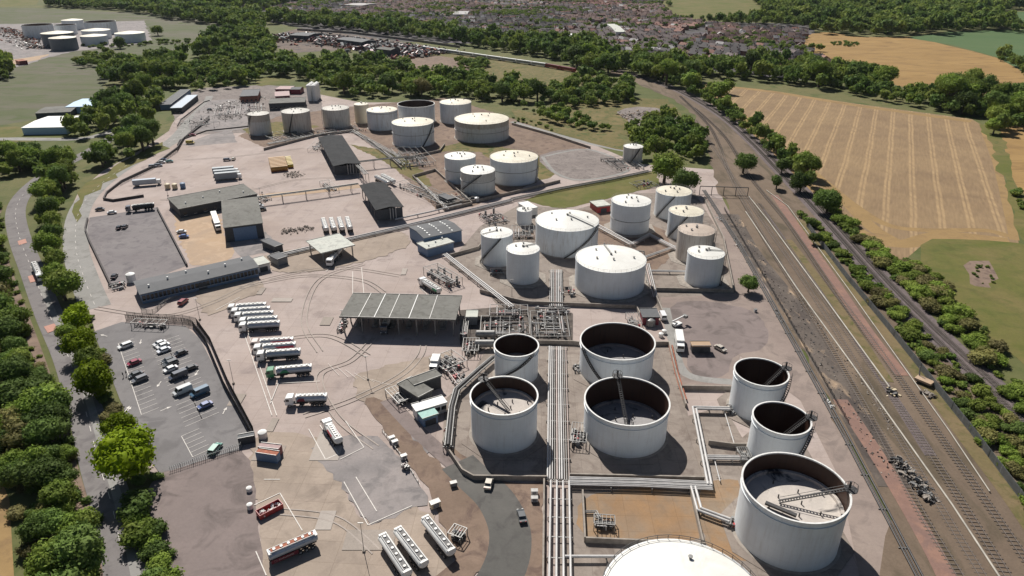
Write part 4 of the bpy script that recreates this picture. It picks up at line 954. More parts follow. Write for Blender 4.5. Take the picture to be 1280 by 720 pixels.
# ------------------------------------------------------------------ process skids: pumps, valves, headers
def skid(label, A, B, C, n=16, seed=0, name='process_skid', cat='pipework', vess=2, hmax=2.6, mats=('steel','steel','pipe_pink','darksteel','pipe'), grp='pump and valve skids', frame=True):
    f = Frame(A, B, C, 0); L, D = f.L, f.D; R_ = random.Random(seed); t = thing(name, label, cat, (f.a.x,f.a.y,0), f.ang, grp)
    for i in range(n):
        r = R_.choice((.08,.12,.16,.22)); z = R_.uniform(.35,hmax*.7); m_ = MB()
        if R_.random() < .5:
            y = R_.uniform(.3,D-.3); x0 = R_.uniform(0,L*.4); x1 = R_.uniform(L*.5,L); pts = [(x0,y,z),(x1,y,z)]
            if R_.random() < .6: pts.append((x1,y,0))
            if R_.random() < .4: pts = [(x0,y,0)]+pts
        else:
            x = R_.uniform(.3,L-.3); y0 = R_.uniform(0,D*.4); y1 = R_.uniform(D*.5,D); pts = [(x,y0,z),(x,y1,z)]
            if R_.random() < .6: pts.append((x,y1,0))
            if R_.random() < .4: pts = [(x,y0,0)]+pts
        m_.tube(pts, r, 6); m_.build('pipe', M[R_.choice(mats)], t)
    for i in range(n//2):
        x, y = R_.uniform(.5,L-.5), R_.uniform(.5,D-.5); m_ = MB().cyl((x,y,.2),(x,y,1.3),.12,6).cyl((x-.3,y,.8),(x+.3,y,.8),.3,8).cyl((x,y,1.3),(x,y,1.38),.38,10)
        m_.build('valve', M[R_.choice(('darksteel','steel','darksteel','steel','redpaint'))], t)
    for i in range(n//3):
        x, y = R_.uniform(.6,L-1.4), R_.uniform(.5,D-.8); MB().box(x,x+R_.uniform(.6,1.3),y,y+.6,.0,R_.uniform(.6,1.5)).build('pump', M[R_.choice(('darksteel','steel','greywall'))], t)
    for i in range(vess):
        x, y = R_.uniform(1,L-1), R_.uniform(1,D-1); MB().cyl((x,y,.2),(x,y,hmax),.5,12).cyl((x,y,hmax),(x,y,hmax+.4),.5,12,r2=.1).build('vessel', M['steel'], t)
    if frame:
        m_ = MB()
        for x in (0,L):
            for y in (0,D): m_.beam((x,y,0),(x,y,hmax),.16,.16)
        for a, b in (((0,0),(L,0)),((L,0),(L,D)),((L,D),(0,D)),((0,D),(0,0))): m_.beam((*a,hmax),(*b,hmax),.16,.16)
        for i in range(1,5): m_.beam((L*i/5,0,hmax),(L*i/5,D,hmax),.1,.1)
        m_.build('frame', M['steel'], t)
    return t
SK = [('wide valve manifold left of the main pipe track',(600,425),(662,425),(600,402),34,1,1),('tangle of headers right of the main pipe track',(664,428),(712,428),(664,396),34,2,1),
 ('dark pipework under the bund wall at the head of the manifold',(612,402),(660,402),(612,388),26,3,0),('dense valve bank right above the tangle of headers',(668,396),(716,396),(668,386),18,4,0),
 ('pump row beside the horizontal drums',(578,446),(598,446),(578,430),18,5,0),('vapour recovery plant behind the white van bodies',(556,470),(584,458),(556,448),26,6,2),
 ('fenced transformer pit left of the control building',(498,512),(519,504),(488,493),16,7,0),('sloping pipe bundle down from the drums',(570,486),(592,480),(574,452),18,8,0),
 ('filter vessels in a row near the narrow tank with a stair',(560,362),(578,356),(548,338),26,9,5),('valve pit between the narrow white tanks',(612,345),(630,345),(612,338),12,10,0),
 ('pump skid in front of the smallest upright tank',(640,300),(668,300),(640,288),18,11,1),('jumble of vessels left of the smallest upright tank',(612,284),(640,278),(612,266),22,12,3),
 ('pump pit in front of the wide grey-white tank',(506,212),(545,208),(504,190),34,13,3),('sunken pit full of pumps near the patterned-band tank',(556,262),(578,256),(525,226),30,14,1),
 ('loading arms left of the long dark gantry',(385,190),(400,190),(380,176),18,15,1),('small pipe pen right of the warehouse',(320,256),(345,250),(320,242),14,16,0),
 ('pipe cage beside the raised pipe rack',(412,242),(424,240),(410,230),12,17,0),('valve cluster between the pipe track and rear open tank',(716,468),(730,468),(716,458),12,18,0),
 ('valve cluster at the left foot of the large open-topped tank',(712,560),(732,562),(712,536),18,19,0),('valve cluster feeding the rearmost siding tank',(905,518),(922,522),(905,508),10,20,0),
 ('valve cluster feeding the middle siding tank',(925,580),(938,580),(925,568),10,21,0),('valve cluster feeding the largest open-topped tank',(905,660),(920,664),(908,648),10,22,0),
 ('broken pump skid in the orange-stained yard',(742,664),(768,666),(742,652),16,23,0),('pump group beside the column of tanks',(785,330),(806,332),(785,316),14,24,0),
 ('pipe cluster beside the dark pump hut',(786,412),(802,412),(784,398),12,25,0),('valve group on the pale gravel near the trees',(800,238),(825,234),(795,228),16,26,0),
 ('heap of pipe fittings under the small lone grey tank',(770,215),(805,212),(768,200),18,27,0),('pump bank behind the clean white tank',(745,315),(762,318),(745,305),12,28,0),
 ('pipework in front of the second back-row tank',(345,180),(392,172),(340,170),18,29,0),('pipework behind the long dark gantry',(404,172),(442,166),(402,162),20,30,1),
 ('pump row in the left far works',(268,148),(300,146),(268,134),16,31,1),('small plant beside the dark brick works building',(300,142),(332,140),(298,130),18,32,2),
 ('machinery dumped in the paved bay',(240,162),(275,156),(240,150),10,33,0),('entrance turnstiles at the left end of the long office',(140,366),(163,360),(138,358),14,34,0),
 ('cycle racks in the pen at the top of the car park',(165,411),(205,413),(165,405),12,35,0),('gantry pipework at the left of the loading canopy',(420,416),(430,416),(428,400),14,36,0),
 ('fuel hoses at the right end of the loading canopy',(574,425),(584,425),(574,404),14,37,0),('pipe bundle left of the back-row cream tank',(438,168),(460,164),(436,158),12,38,0),
 ('valves below the patterned-band tank',(560,258),(600,250),(560,246),14,39,0),('small pump set on the long dirt verge',(498,588),(510,592),(494,578),8,40,0),
 ('engine and pump parked on the dirt verge by the trailers',(560,676),(576,682),(562,662),16,41,1),('valve heads along the edge of the broad cone-roofed tank',(700,372),(720,372),(700,360),10,42,0)]
for lb, A, B, C, n, sd, v in SK:
    skid(lb, A, B, C, n, sd, vess=v, hmax=3.4 if v > 2 else 2.4, frame=sd % 2 == 1 or n > 24)
# horizontal drums
for i, (p, lb) in enumerate((((607,424),'rear horizontal drum beside the manifold'),((606,436),'front horizontal drum beside the small open tank'))):
    g = G2(p); t = thing('drum_vessel', lb, 'vessel', (g.x,g.y,0), 0, 'horizontal drums'); MB().cyl((-3,0,2.1),(3,0,2.1),1.25,20).cyl((-3.4,0,2.1),(-3,0,2.1),.7,20,r2=1.25).cyl((3,0,2.1),(3.4,0,2.1),1.25,20,r2=.7).build('barrel', M['steel'], t)
    for x in (-1.8,1.8): MB().box(x-.2,x+.2,-1,1,0,1.3).build('saddle', M['concwall'], t)
# orange cylinder stack
a, b = G2((340,210)), G2((333,198)); g = G2((348,208)); t = thing('cylinder_rack', 'block of long ochre cylinders lying side by side in the upper yard', 'gas cylinders', (g.x,g.y,0), .0, 'cylinder racks')
for i in range(8): MB().cyl((-4.8,-11+i*3,1.9),(4.8,-11+i*3,1.9),1.45,14).build('cylinder', M['orange'], t)
MB().box(-4.6,4.6,-12,11.4,.1,.6).build('cradle', M['rust'], t); t.rotation_euler.z = .36
g = G2((362,205)); t = thing('cylinder_rack', 'row of short yellow cylinders beside the ochre ones', 'gas cylinders', (g.x,g.y,0), .36, 'cylinder racks')
for i in range(7): MB().cyl((-1.6,-9+i*3,1.5),(1.6,-9+i*3,1.5),1.1,12).build('cylinder', M['yellow'], t)
MB().box(-1.5,1.5,-10,10,.1,.5).build('cradle', M['rust'], t)
# gantry frame over the tracks
a, b = G2((874,244)), G2((934,246)); t = thing('cable_gantry', 'dark steel frame straddling the tracks near the big tree', 'gantry', (a.x,a.y,0), math.atan2(b.y-a.y,b.x-a.x), 'gantries'); L = (b-a).length
for i in range(5): MB().beam((L*i/4,0,0),(L*i/4,0,5),.3,.3).build('post', M['darksteel'], t)
MB().beam((0,0,5),(L,0,5),.35,.35).build('top_beam', M['darksteel'], t); MB().beam((0,0,.5),(L,0,.5),.2,.2).build('foot_beam', M['darksteel'], t)
# ------------------------------------------------------------------ vehicles
def wheel(mbs, t, x, y, r=.34, w=.24):
    wh = MB().cyl((x,y-w/2,r),(x,y+w/2,r),r,14).build('wheel', M['rubber'], t)
    MB().cyl((x,y-w/2-.01,r),(x,y+w/2+.01,r),r*.55,10).build('rim', M['alu'], wh)
def at2(p, q, z=0): a, b = G2(p,z), G2(q,z); c = (a+b)/2; return c.x, c.y, math.atan2(b.y-a.y, b.x-a.x), (b-a).length
def cabinet(label, p, ang, w=1.6, d_=1.0, h=1.2, mat='white'):
    g = G2(p); t = thing('equipment_cabinet', label, 'cabinet', (g.x,g.y,gz), math.radians(ang), 'cabinets'); MB().box(-w/2,w/2,-d_/2,d_/2,.15,h).build('body', M[mat], t)
    MB().box(-w/2-.06,w/2+.06,-d_/2-.06,d_/2+.06,h,h+.08).build('lid', M['steel'], t); MB().box(-w*.3,w*.3,-d_/2-.03,-d_/2,.3,h-.15).build('door', M['greywall'], t)
def carpaint(c): 
    k = 'car_'+'_'.join(str(v) for v in c)
    if k not in M:
        m, nt, b = newmat('car_paint'); b.inputs['Base Color'].default_value = (*c,1); b.inputs['Roughness'].default_value = .28; b.inputs['Coat Weight'].default_value = .6; M[k] = m
    return M[k]
def car(label, p, ang, c, style='car', cat='car', name='parked_car'):
    g = G2(p, .5); t = thing(name, label, cat, (g.x,g.y,gz+.05), math.radians(ang), 'parked cars and vans'); pm = carpaint(c)
    if style == 'car': L, W, low, cab, z0, z1, z2 = 4.3, 1.76, None, (-1.55,-1.0,.75,1.35), .3, .92, 1.45
    elif style == 'estate': L, W, low, cab, z0, z1, z2 = 4.7, 1.84, None, (-2.2,-1.95,.8,1.45), .32, 1.0, 1.62
    else: L, W, low, cab, z0, z1, z2 = 5.5, 1.98, None, (-2.7,-2.65,1.35,2.0), .35, 1.15, 2.25
    h = L/2; a0, a1, b1, b0 = cab
    bd = MB(); w = W/2
    prof = [(-h+.05,z0),(h-.05,z0),(h,z0+.25),(h-.08,z1-.18),(b0,z1),(a0,z1),(-h+.04,z1-.03),(-h,z0+.3)]
    bd.prof(prof, -w, w)
    k = .86; lo = [(a0,-w*.98),(b0,-w*.98),(b0,w*.98),(a0,w*.98)]; hi = [(a1,-w*k),(b1,-w*k),(b1,w*k),(a1,w*k)]
    zz = z2 - .02
    bd.add([(x,y,z1-.01) for x,y in lo]+[(x,y,zz) for x,y in hi], [(0,1,5,4),(1,2,6,5),(2,3,7,6),(3,0,4,7),(4,5,6,7)])
    bd.build('body', pm, t)
    gl = MB()
    def quad(i0, i1, u0, u1, v0, v1, out=.025):
        A, B, Cc, Dd = [Vector((*lo[i0],z1)), Vector((*lo[i1],z1)), Vector((*hi[i1],zz)), Vector((*hi[i0],zz))]
        f = lambda u, v: (A*(1-u)+B*u)*(1-v)+(Dd*(1-u)+Cc*u)*v
        n = (B-A).cross(Dd-A).normalized()*out
        gl.add([f(u0,v0)+n, f(u1,v0)+n, f(u1,v1)+n, f(u0,v1)+n], [(0,1,2,3)])
    if style == 'van': quad(0,1,.68,.97,.3,.85); gl.build('side_window', M['glass'], t); gl = MB(); quad(2,3,.03,.32,.3,.85)
    else:
        quad(0,1,.05,.95,.12,.88); gl.build('side_window', M['glass'], t); gl = MB(); quad(2,3,.05,.95,.12,.88)
    gl.build('side_window', M['glass'], t)
    gl = MB(); quad(1,2,.06,.94,.08,.94); gl.build('windscreen', M['glass'], t)
    gl = MB(); quad(3,0,.08,.92,.15,.9); gl.build('rear_window', M['glass'], t)
    for x in (-h*.62, h*.64):
        for y in (-w+.1, w-.1): wheel(None, t, x, y)
    for y in (-w+.3, w-.3):
        MB().box(h-.12,h+.01,y-.2,y+.2,z0+.3,z0+.48).build('headlight', M['skylight'], t)
        MB().box(-h-.01,-h+.1,y-.16,y+.16,z0+.4,z0+.6).build('tail_light', M['redpaint'], t)
    return t
W_, S_, K_, D_ = (.75,.75,.74), (.50,.51,.53), (.02,.02,.024), (.07,.075,.08)
CA = 227
CARS = [((157,433),W_,'estate','white estate car alone at the top of the left parking row'),((168,454),(.26,.02,.05),'car','dark red car in the left parking row'),
 ((170,469),D_,'car','dark grey car second from the bottom of the left parking row'),((175,475),(.14,.145,.16),'estate','grey estate car at the lower end of the left parking row near two people'),
 ((200,430),(.66,.66,.66),'car','silver car at the top of the middle parking row'),((204,433),W_,'car','white car tucked beside the silver one at the top of the middle row'),
 ((205,438.5),(.68,.70,.74),'car','white hatchback third in the middle parking row'),((226,442),(.03,.03,.035),'car','black car at the top of the right parking row'),
 ((211,451),(.06,.065,.07),'car','charcoal car behind another charcoal one in the middle row'),((213.5,455),(.08,.085,.09),'estate','charcoal estate between a charcoal car and a white car'),
 ((213.5,462),W_,'car','white car in the centre of the middle parking row'),((238.5,461),K_,'car','black car with a blue-tinted roof in the right parking row'),
 ((223,471),(.05,.06,.085),'van','dark van with a white roof reflection in the middle parking row'),((228.5,490),(.52,.53,.53),'van','silver van at the lower end of the middle row'),
 ((250,492),(.05,.12,.19),'van','deep blue van near the lower end of the right row'),((256.5,507.5),(.12,.16,.32),'car','blue car lowest in the right parking row')]
for p, c, s, lb in CARS: car(lb, p, CA, c, s, 'van' if s == 'van' else 'car', 'parked_van' if s == 'van' else 'parked_car')
car('dark car with a sea-green top at the bottom of the car park', (269,562), 80, (.12,.28,.22), 'estate')
car('black car facing away on the tarmac lot near the office', (143,346), 100, K_, 'car')
car('left one of two black cars side by side on the tarmac lot', (149,285), 95, K_, 'car'); car('right one of two black cars side by side on the tarmac lot', (156,284), 95, K_, 'car')
car('white car parked outside the tarmac lot wall', (140,266), 20, W_, 'car'); car('small dark car on the access road bend', (125,262), 15, K_, 'car')
car('white-topped car on the sandy yard', (227,290), 10, W_, 'car'); car('blue car next to the white-topped one on the sandy yard', (230,296), 10, (.04,.10,.30), 'car')
car('white car at the back corner of the warehouse', (324,258), 15, W_, 'estate'); car('black car in front of the white one at the warehouse', (327,262), 15, K_, 'estate')
car('red car in front of the long office', (308,344), 25, (.45,.02,.04), 'car'); car('dark red forklift-like vehicle in front of the office', (229,378), 80, (.25,.02,.03), 'estate')
car('silver car at the left of the upper yard car group', (191,208), 15, (.40,.43,.48), 'estate'); car('grey car among the upper yard car group', (198,207), 15, (.2,.22,.26), 'estate')
car('white car behind the silver ones in the upper yard', (202,203), 15, W_, 'car'); car('teal car at the right of the upper yard car group', (212,202), 15, (.02,.18,.17), 'car'); car('blue-grey car partly behind the teal one', (204,200), 15, (.10,.12,.2), 'car')
car('grey pickup at the right of the upper yard', (284,200), 10, (.12,.12,.15), 'estate'); car('cream van next to the grey pickup', (292,199), 95, (.6,.55,.45), 'car')
car('yellow-sided van at the top of the upper yard', (238,179), 0, (.55,.42,.08), 'van', 'van', 'parked_van')
car('black car by the curved wall of the gravel plot', (222,141), 20, K_, 'car'); car('red car near the far works', (241,169), 10, (.3,.02,.03), 'car')
car('small white van beside the dark pump hut', (828,396), 92, W_, 'van', 'van', 'parked_van')
car('beige car parked right of the green container', (900,436), -55, (.5,.45,.38), 'car')
cabinet('uppermost white cabinet on the dirt verge', (490,551), 30); cabinet('second white cabinet in the row on the dirt verge', (494,556), 30); cabinet('lone white cabinet lower on the dirt verge', (505,574), 30)
cabinet('white cabinet pair at the foot of the pipe trough, upper', (668,618), 0); cabinet('white cabinet pair at the foot of the pipe trough, lower', (668,627), 0)
cabinet('small white box by the apron edge', (944,390), 10, 1, .8, 1); cabinet('grey box on the service track', (567,608), 20, mat='steel')
cabinet('cream equipment cabinet beside the parked trailers', (544,634), 30, 2.4, 1.4, 1.6, 'yellowcar')
car('dark car on the loop road shoulder', (652,646), 100, D_, 'car'); car('beige car by the low wall near the loop road', (611,605), 80, (.55,.5,.42), 'car')
car('dark hatchback parked at the edge of the far paved bay', (262,137), 20, D_, 'car')
# tankers
def trailer(label, p, q, barrel='alu', stripe=None, cab=None, zc=2.2, flip=False, skirt=None, top='white', name=None, deckm=None, short=False, lettering=False, group='road tankers in the yard'):
    """p = front (cab) end, q = rear end"""
    x, y, a, L0 = at2(q, p, 2.0); hascab = cab is not None
    L = min(max(L0, 10.5), 16.5) if not short else L0
    t = thing(name or ('tanker_truck' if hascab else 'tank_trailer'), label, 'tanker' if hascab else 'tank trailer', (x,y,gz), a, group)
    h = L/2; fr = h-(3.0 if hascab else .1); n = 24
    prof = [(-h+.15,.15),(-h+.02,.55),(-h,.9)]
    def barrelmb(y0, x0, x1, rx, rz, zc):
        m_ = MB(); k = []; xs = [(x0,.72),(x0+.12,.93),(x0+.4,1),(x1-.4,1),(x1-.12,.93),(x1,.72)]
        vs = [(xx, rx*s_*math.cos(2*math.pi*i/n), zc+rz*s_*math.sin(2*math.pi*i/n)) for xx, s_ in xs for i in range(n)]
        m_.add(vs, [(j*n+i, j*n+(i+1)%n, (j+1)*n+(i+1)%n, (j+1)*n+i)[::-1] for j in range(len(xs)-1) for i in range(n)], 0, True)
        m_.add(vs[:n], [tuple(range(n))[::-1]]); m_.add(vs[-n:], [tuple(range(n))]); return m_
    b = barrelmb(0, -h, fr, 1.24, 1.0, 2.35).build('barrel', M[barrel], t)
    MB().box(-h+.7, fr-.6, -.5, .5, 3.28, 3.42).build('catwalk', M[deckm or 'steel'], t)
    for s_ in (-1,1): MB().box(-h+.5, fr-.4, s_*.62-.05, s_*.62+.05, 3.1, 3.5).build('coaming', M[top], t)
    for i in range(6):
        xx = -h+1.4+(fr+h-2.8)*i/5; MB().cyl((xx,0,3.3),(xx,0,3.62),.34,12).build('manhole', M['white' if i%2 else 'steel'], t)
    for xx in (-h+.25, fr-.3): MB().box(xx-.3, xx+.3, -.9, .9, 3.02, 3.30).build('end_cap', M['white'], t)
    MB().box(-h+.3, fr, -.5, .5, .9, 1.35).build('chassis', M['darksteel'], t)
    for i in range(3):
        for s_ in (-1,1): wheel(None, t, -h+1.5+i*1.35, s_*1.05, .5, .38)
    for s_ in (-1,1): MB().box(-h+.8, -h+5, s_*1.1-.2, s_*1.1+.2, 1.08, 1.16).build('mudguard', M['darksteel'], t)
    if stripe:
        m_ = MB()
        for s_ in (-1,1):
            ys = lambda z: s_*(1.24*math.sqrt(max(0,1-((z-2.35)/1.0)**2))+.03)
            x0, x1, x2, x3 = stripe[1]
            zs = [1.75,2.05,2.35,2.65,2.9]; k = len(zs)
            vs = [(-h+(fr+h)*(x0+(x1-x0)*i/(k-1)), ys(z), z) for i, z in enumerate(zs)]+[(-h+(fr+h)*(x2+(x3-x2)*i/(k-1)), ys(z), z) for i, z in enumerate(zs)]
            m_.add(vs, [(i,i+1,k+i+1,k+i) for i in range(k-1)])
        m_.build('livery_stripe', M[stripe[0]], t)
    if skirt:
        for s_ in (-1,1):
            m_ = MB().box(-h+4.6, fr-.2, s_*1.26-.04, s_*1.26+.04, .75, 1.75); sk_ = m_.build('side_skirt', M[skirt], t)
            if lettering:
                m_ = MB(); xx = fr-1.1
                for i in range(16):
                    aa = 2*math.pi*i/16; bb = 2*math.pi*(i+1)/16; yy = s_*1.32
                    m_.beam((xx+.3*math.cos(aa),yy,1.27+.3*math.sin(aa)),(xx+.3*math.cos(bb),yy,1.27+.3*math.sin(bb)),.08,.02)
                for i in range(11):
                    x_ = xx-.8-i*.3; hh = .3 if i%3 else .4; m_.box(x_-.09,x_+.09,min(yy,yy+.01*s_),max(yy,yy+.01*s_),1.1,1.1+hh)
                m_.build('worn_lettering', M['pipe_pink'], sk_)
    if hascab:
        cm = carpaint(cab) if isinstance(cab, tuple) else M[cab]; c0 = h-2.35
        c = MB().prof([(c0,.75),(h,.75),(h,1.9),(h-.14,2.95),(h-.5,3.25),(c0+.1,3.35),(c0,3.2)], -1.2, 1.2).build('cab', cm, t)
        MB().add([(h+.02,-1.05,1.95),(h+.02,1.05,1.95),(h-.11,1.0,2.85),(h-.11,-1.0,2.85)], [(0,1,2,3)]).build('windscreen', M['glass'], c)
        for s_ in (-1,1):
            MB().add([(c0+1.1,s_*1.22,2.0),(h-.25,s_*1.22,2.0),(h-.35,s_*1.22,2.75),(c0+1.1,s_*1.22,2.75)], [(0,1,2,3)]).build('side_window', M['glass'], c)
            MB().box(h-.1,h+.1,s_*1.38-.06,s_*1.38+.06,2.1,2.7).build('mirror', M['darksteel'], c)
            MB().box(h-.02,h+.03,s_*.85-.2,s_*.85+.2,.9,1.1).build('headlight', M['skylight'], c)
            wheel(None, t, h-1.2, s_*1.05, .5, .3); wheel(None, t, h-4.4, s_*1.05, .5, .45)
        MB().box(h-6.2,h-.3,-.45,.45,.62,1.0).build('tractor_chassis', M['darksteel'], t)
    else:
        for s_ in (-1,1): MB().beam((fr-2.4,s_*.7,.05),(fr-2.4,s_*.7,1.2),.14,.14).build('landing_leg', M['darksteel'], t)
    return t
CW = (.78,.78,.76)
trailer('rearmost silver tanker of the upper group of five', (285,386), (333,383), 'alu', cab=CW)
trailer('second silver tanker from the back in the upper group of five', (289,391), (338,388), 'alu', cab=CW)
trailer('middle silver tanker of the upper group of five', (293,396.5), (342,393.5), 'alu', cab=CW)
trailer('fourth silver tanker of the upper group of five', (299,403), (347,400), 'alu', cab=CW)
trailer('front blue-grey tanker of the upper group of five', (299,409), (350,406), 'bluegrey', cab=CW)
trailer('rear tanker with a red stripe in the group of three', (314,430), (367,427), 'alu', ('redstripe',(.0,.06,.45,.7)), cab=(.7,.6,.55))
trailer('middle tanker with a red stripe in the group of three', (317,437), (370,433), 'alu', ('redstripe',(.0,.06,.42,.65)), cab=CW)
trailer('front blue-grey tanker in the group of three', (321,445), (376,441), 'bluegrey', cab=CW)
trailer('tanker with a dark green cab parked on its own', (333,466), (390,461), 'bluegrey', ('green',(.62,.7,.93,.8)), cab=(.03,.2,.08))
trailer('tanker with a white cab and a maroon slanting stripe', (357,500), (409,498), 'bluegrey', ('maroon',(.68,.72,.98,.88)), cab=CW)
trailer('white tanker with red bands standing inside a painted bay', (407,527), (424,553), 'white', ('redstripe',(.3,.3,.75,.75)), cab=CW)
trailer('leftmost of three long white tank trailers at the bottom', (478,672), (510,720), 'white', deckm='darksteel')
trailer('middle of three long white tank trailers at the bottom', (497,664), (531,708), 'white', deckm='darksteel')
trailer('rightmost of three long white tank trailers beside the pump set', (531,650), (565,693), 'white', deckm='darksteel')
trailer('silver tank trailer with a maroon skirt and pale lettering', (335,697), (396,671), 'bluegrey', skirt='maroon', deckm='rust', lettering=True)
trailer('white tanker with a green tail heading for the loading canopy', (526,350), (549,365), 'white', cab=CW, stripe=('green',(.0,.0,.3,.3)))
trailer('tanker parked beneath the small pale canopy', (411,329), (425,313), 'alu', cab=CW)
trailer('dark-cabbed tanker filling under the big loading canopy', (479,413), (487,395), 'alu', cab=(.06,.07,.09))
for i, xx in enumerate((404,414,424,434)):
    trailer(['leftmost','second from left','third from left','rightmost'][i]+' of four silver tank trailers parked end-on by the pipe corridor', (xx,275.5-i*.5), (xx+4,288-i*.5), 'alu', short=False, group='four silver tank trailers')
trailer('silver tanker behind the central dark gantry', (486,230), (470,222), 'alu', cab=None)
trailer('white tank trailer parked beside the first behind the central dark gantry', (493,228), (478,220), 'white', cab=None)
trailer('long dark tanker on the road above the tarmac lot', (157,261), (193,257), 'darksteel', cab=(.2,.2,.22))
trailer('silver tanker driving on the main road by the trees', (51,348), (43,331), 'alu', cab=CW)
# box lorries
def lorry(label, p, q, body='bluegrey', cab=CW, h=3.6, w=2.5, name='box_lorry'):
    x, y, a, L = at2(q, p, 2.0); t = thing(name, label, 'lorry', (x,y,gz), a, 'lorries of the terminal'); e = L/2
    MB().box(-e, e-2.4, -w/2, w/2, 1.0, h).build('box_body', M[body], t); MB().box(-e+.2,e-.3,-.5,.5,.6,1.0).build('chassis', M['darksteel'], t)
    c = MB().prof([(e-2.1,.7),(e,.7),(e,1.8),(e-.2,2.8),(e-2.1,2.9)], -1.15, 1.15).build('cab', carpaint(cab), t)
    MB().add([(e+.02,-1,1.8),(e+.02,1,1.8),(e-.16,1,2.7),(e-.16,-1,2.7)], [(0,1,2,3)]).build('windscreen', M['glass'], c)
    for xx in (-e+1.3, -e+2.5, e-1.2):
        for s_ in (-1,1): wheel(None, t, xx, s_*1.05, .5, .35)
    return t
lorry('grey box lorry with a white cab in the upper left yard', (201,226), (166,229))
for i in range(3): lorry(['front','middle','rear'][i]+' of three grey box lorries side by side in the upper yard', (302-i*2,219-i*3.2), (269-i*1.5,222-i*3.4), 'greybox', h=4.4, w=2.9)
lorry('white lorry parked along the left wall of the warehouse', (273,285), (267,268), 'white')
lorry('white flatbed with boxy white bodies behind the control building', (541,462), (546,448), 'white')
lorry('small white box lorry on the pink apron', (851,436), (848,417), 'white')
# cherry picker, skip, misc
g = G2((846,408)); t = thing('access_platform', 'white articulated access platform on the pink apron', 'access platform', (g.x,g.y,gz), .6, 'machines')
MB().box(-1.6,1.6,-1,1,.5,1.2).build('chassis', M['white'], t); m_ = MB().beam((0,0,1.2),(-2.6,0,2.6),.4,.4).beam((-2.6,0,2.6),(3.4,.2,3.0),.35,.35); m_.build('boom', M['white'], t)
MB().box(3.2,4.4,-.8,.8,2.2,3.2).build('basket', M['steel'], t)
for xx in (-1.1,1.1):
    for s_ in (-1,1): wheel(None, t, xx, s_*1.0, .42, .3)
def skipbox(label, p, q, c, h=1.5, w=2.4):
    x, y, a, L = at2(p, q, h); t = thing('open_skip', label, 'skip', (x,y,gz), a, 'skips'); e = L/2; m_ = MB()
    for b in ((-e,e,-w/2,-w/2+.12,.3,h),(-e,e,w/2-.12,w/2,.3,h),(-e,-e+.12,-w/2+.12,w/2-.12,.3,h),(e-.12,e,-w/2+.12,w/2-.12,.3,h)): m_.box(*b)
    m_.box(-e,e,-w/2,w/2,.15,.3).build('body', M[c], t)
    r2 = random.Random(3); m_ = MB()
    for i in range(26):
        xx, yy = r2.uniform(-e+.4,e-.6), r2.uniform(-w/2+.3,w/2-.4); s_ = r2.uniform(.2,.6); m_.beam((xx,yy,.6),(xx+s_,yy+r2.uniform(-.3,.3),.6+r2.uniform(0,.6)),s_,s_*.6)
    m_.build('rubbish', M['white'], t)
skipbox('long red open skip full of white rubbish in the worn compound', (322,642), (351,627), 'redpaint')
def bollardish(name, label, cat, p, r, h, mat, grp):
    g = G2(p); t = thing(name, label, cat, (g.x,g.y,gz), 0, grp); MB().cyl((0,0,0),(0,0,h),r,14).build('body', M[mat], t); MB().cyl((0,0,h),(0,0,h+r*.35),r,14,r2=r*.3).build('lid', M[mat], t)
for nm, lb, ct, p, r, h, mt in (('storage_drum','squat white drum by the blue and rust container','drum',(329,547),1.2,1.8,'white'),('storage_drum','small white drum left of the long red skip','drum',(313,636),.7,1.3,'white'),('storage_drum','small white drum above the other one near the skip','drum',(312,614),.7,1.0,'white'),
  ('white_sphere_tank','white round tank at the left end of the long office','tank',(165,352),1.7,3.2,'white'),('storage_drum','round grey tank under the dark pump hut','tank',(813,407),1.6,2.4,'steel'),
  ('storage_drum','left of two small white drums by the rear open tank','drum',(826,421),.8,1.2,'white'),('storage_drum','right of two small white drums by the rear open tank','drum',(830,417),.8,1.2,'white'),
  ('storage_drum','yellow-topped drum in the upper yard left','drum',(210,236),1.4,2.6,'yellowcar'),('storage_drum','second yellow-topped drum in the upper yard','drum',(219,236),1.4,2.6,'yellowcar'),('storage_drum','dark blue drum beside the yellow-topped ones','drum',(229,235),1.4,2.6,'bluewall'),
  ('storage_drum','small pale tank at the foot of the patterned-band tank','tank',(596,252),1.3,2,'pipe')): bollardish(nm, lb, ct, p, r, h, mt, 'drums and small tanks')
# scrap bundle along the siding and a broken wagon frame
def heap(label, px, n, seed, mats, name='scrap_heap', size=(.3,1.6), zt=1.2, cat='scrap heap', ext=1.5, kind=None):
    r2 = random.Random(seed); w = [G2(p) for p in px]; m_ = MB(); P_ = resample(w, max(.05, sum((b-a).length for a,b in zip(w[:-1],w[1:]))/n))
    for p, d in P_:
        nn = Vector((-d.y,d.x))*r2.gauss(0,ext*.5); s_ = r2.uniform(*size); z = r2.uniform(0,zt)*max(0,1-abs(nn.length)/ext/1.6)
        v = Vector((r2.uniform(-1,1),r2.uniform(-1,1),r2.uniform(-.3,.5))).normalized()*s_
        c_ = Vector((p.x+nn.x,p.y+nn.y,z+.15)); m_.beam(c_-v/2, c_+v/2, s_*r2.uniform(.1,.6), s_*r2.uniform(.1,.5), r2.randrange(len(mats)))
    o = m_.build(name, [M[x] for x in mats], world=True); tag(o, label, cat, 'heaps'); 
    if kind: o['kind'] = kind
    return o
heap('long heap of tangled grey scrap beside the platform edging', [(1118,575),(1132,590),(1150,610),(1163,628)], 260, 1, ('steel','darksteel','concwall'), ext=2.0, zt=1.4, size=(.2,1.5))
heap('rubble and broken slabs strewn along the oily dirt strip', [(912,268),(940,318),(980,370),(1020,435),(1078,535),(1115,600)], 420, 2, ('sleeper','sleeper','darksteel','concwall'), ext=4, zt=.3, size=(.2,.7), name='rubble', cat='rubble')
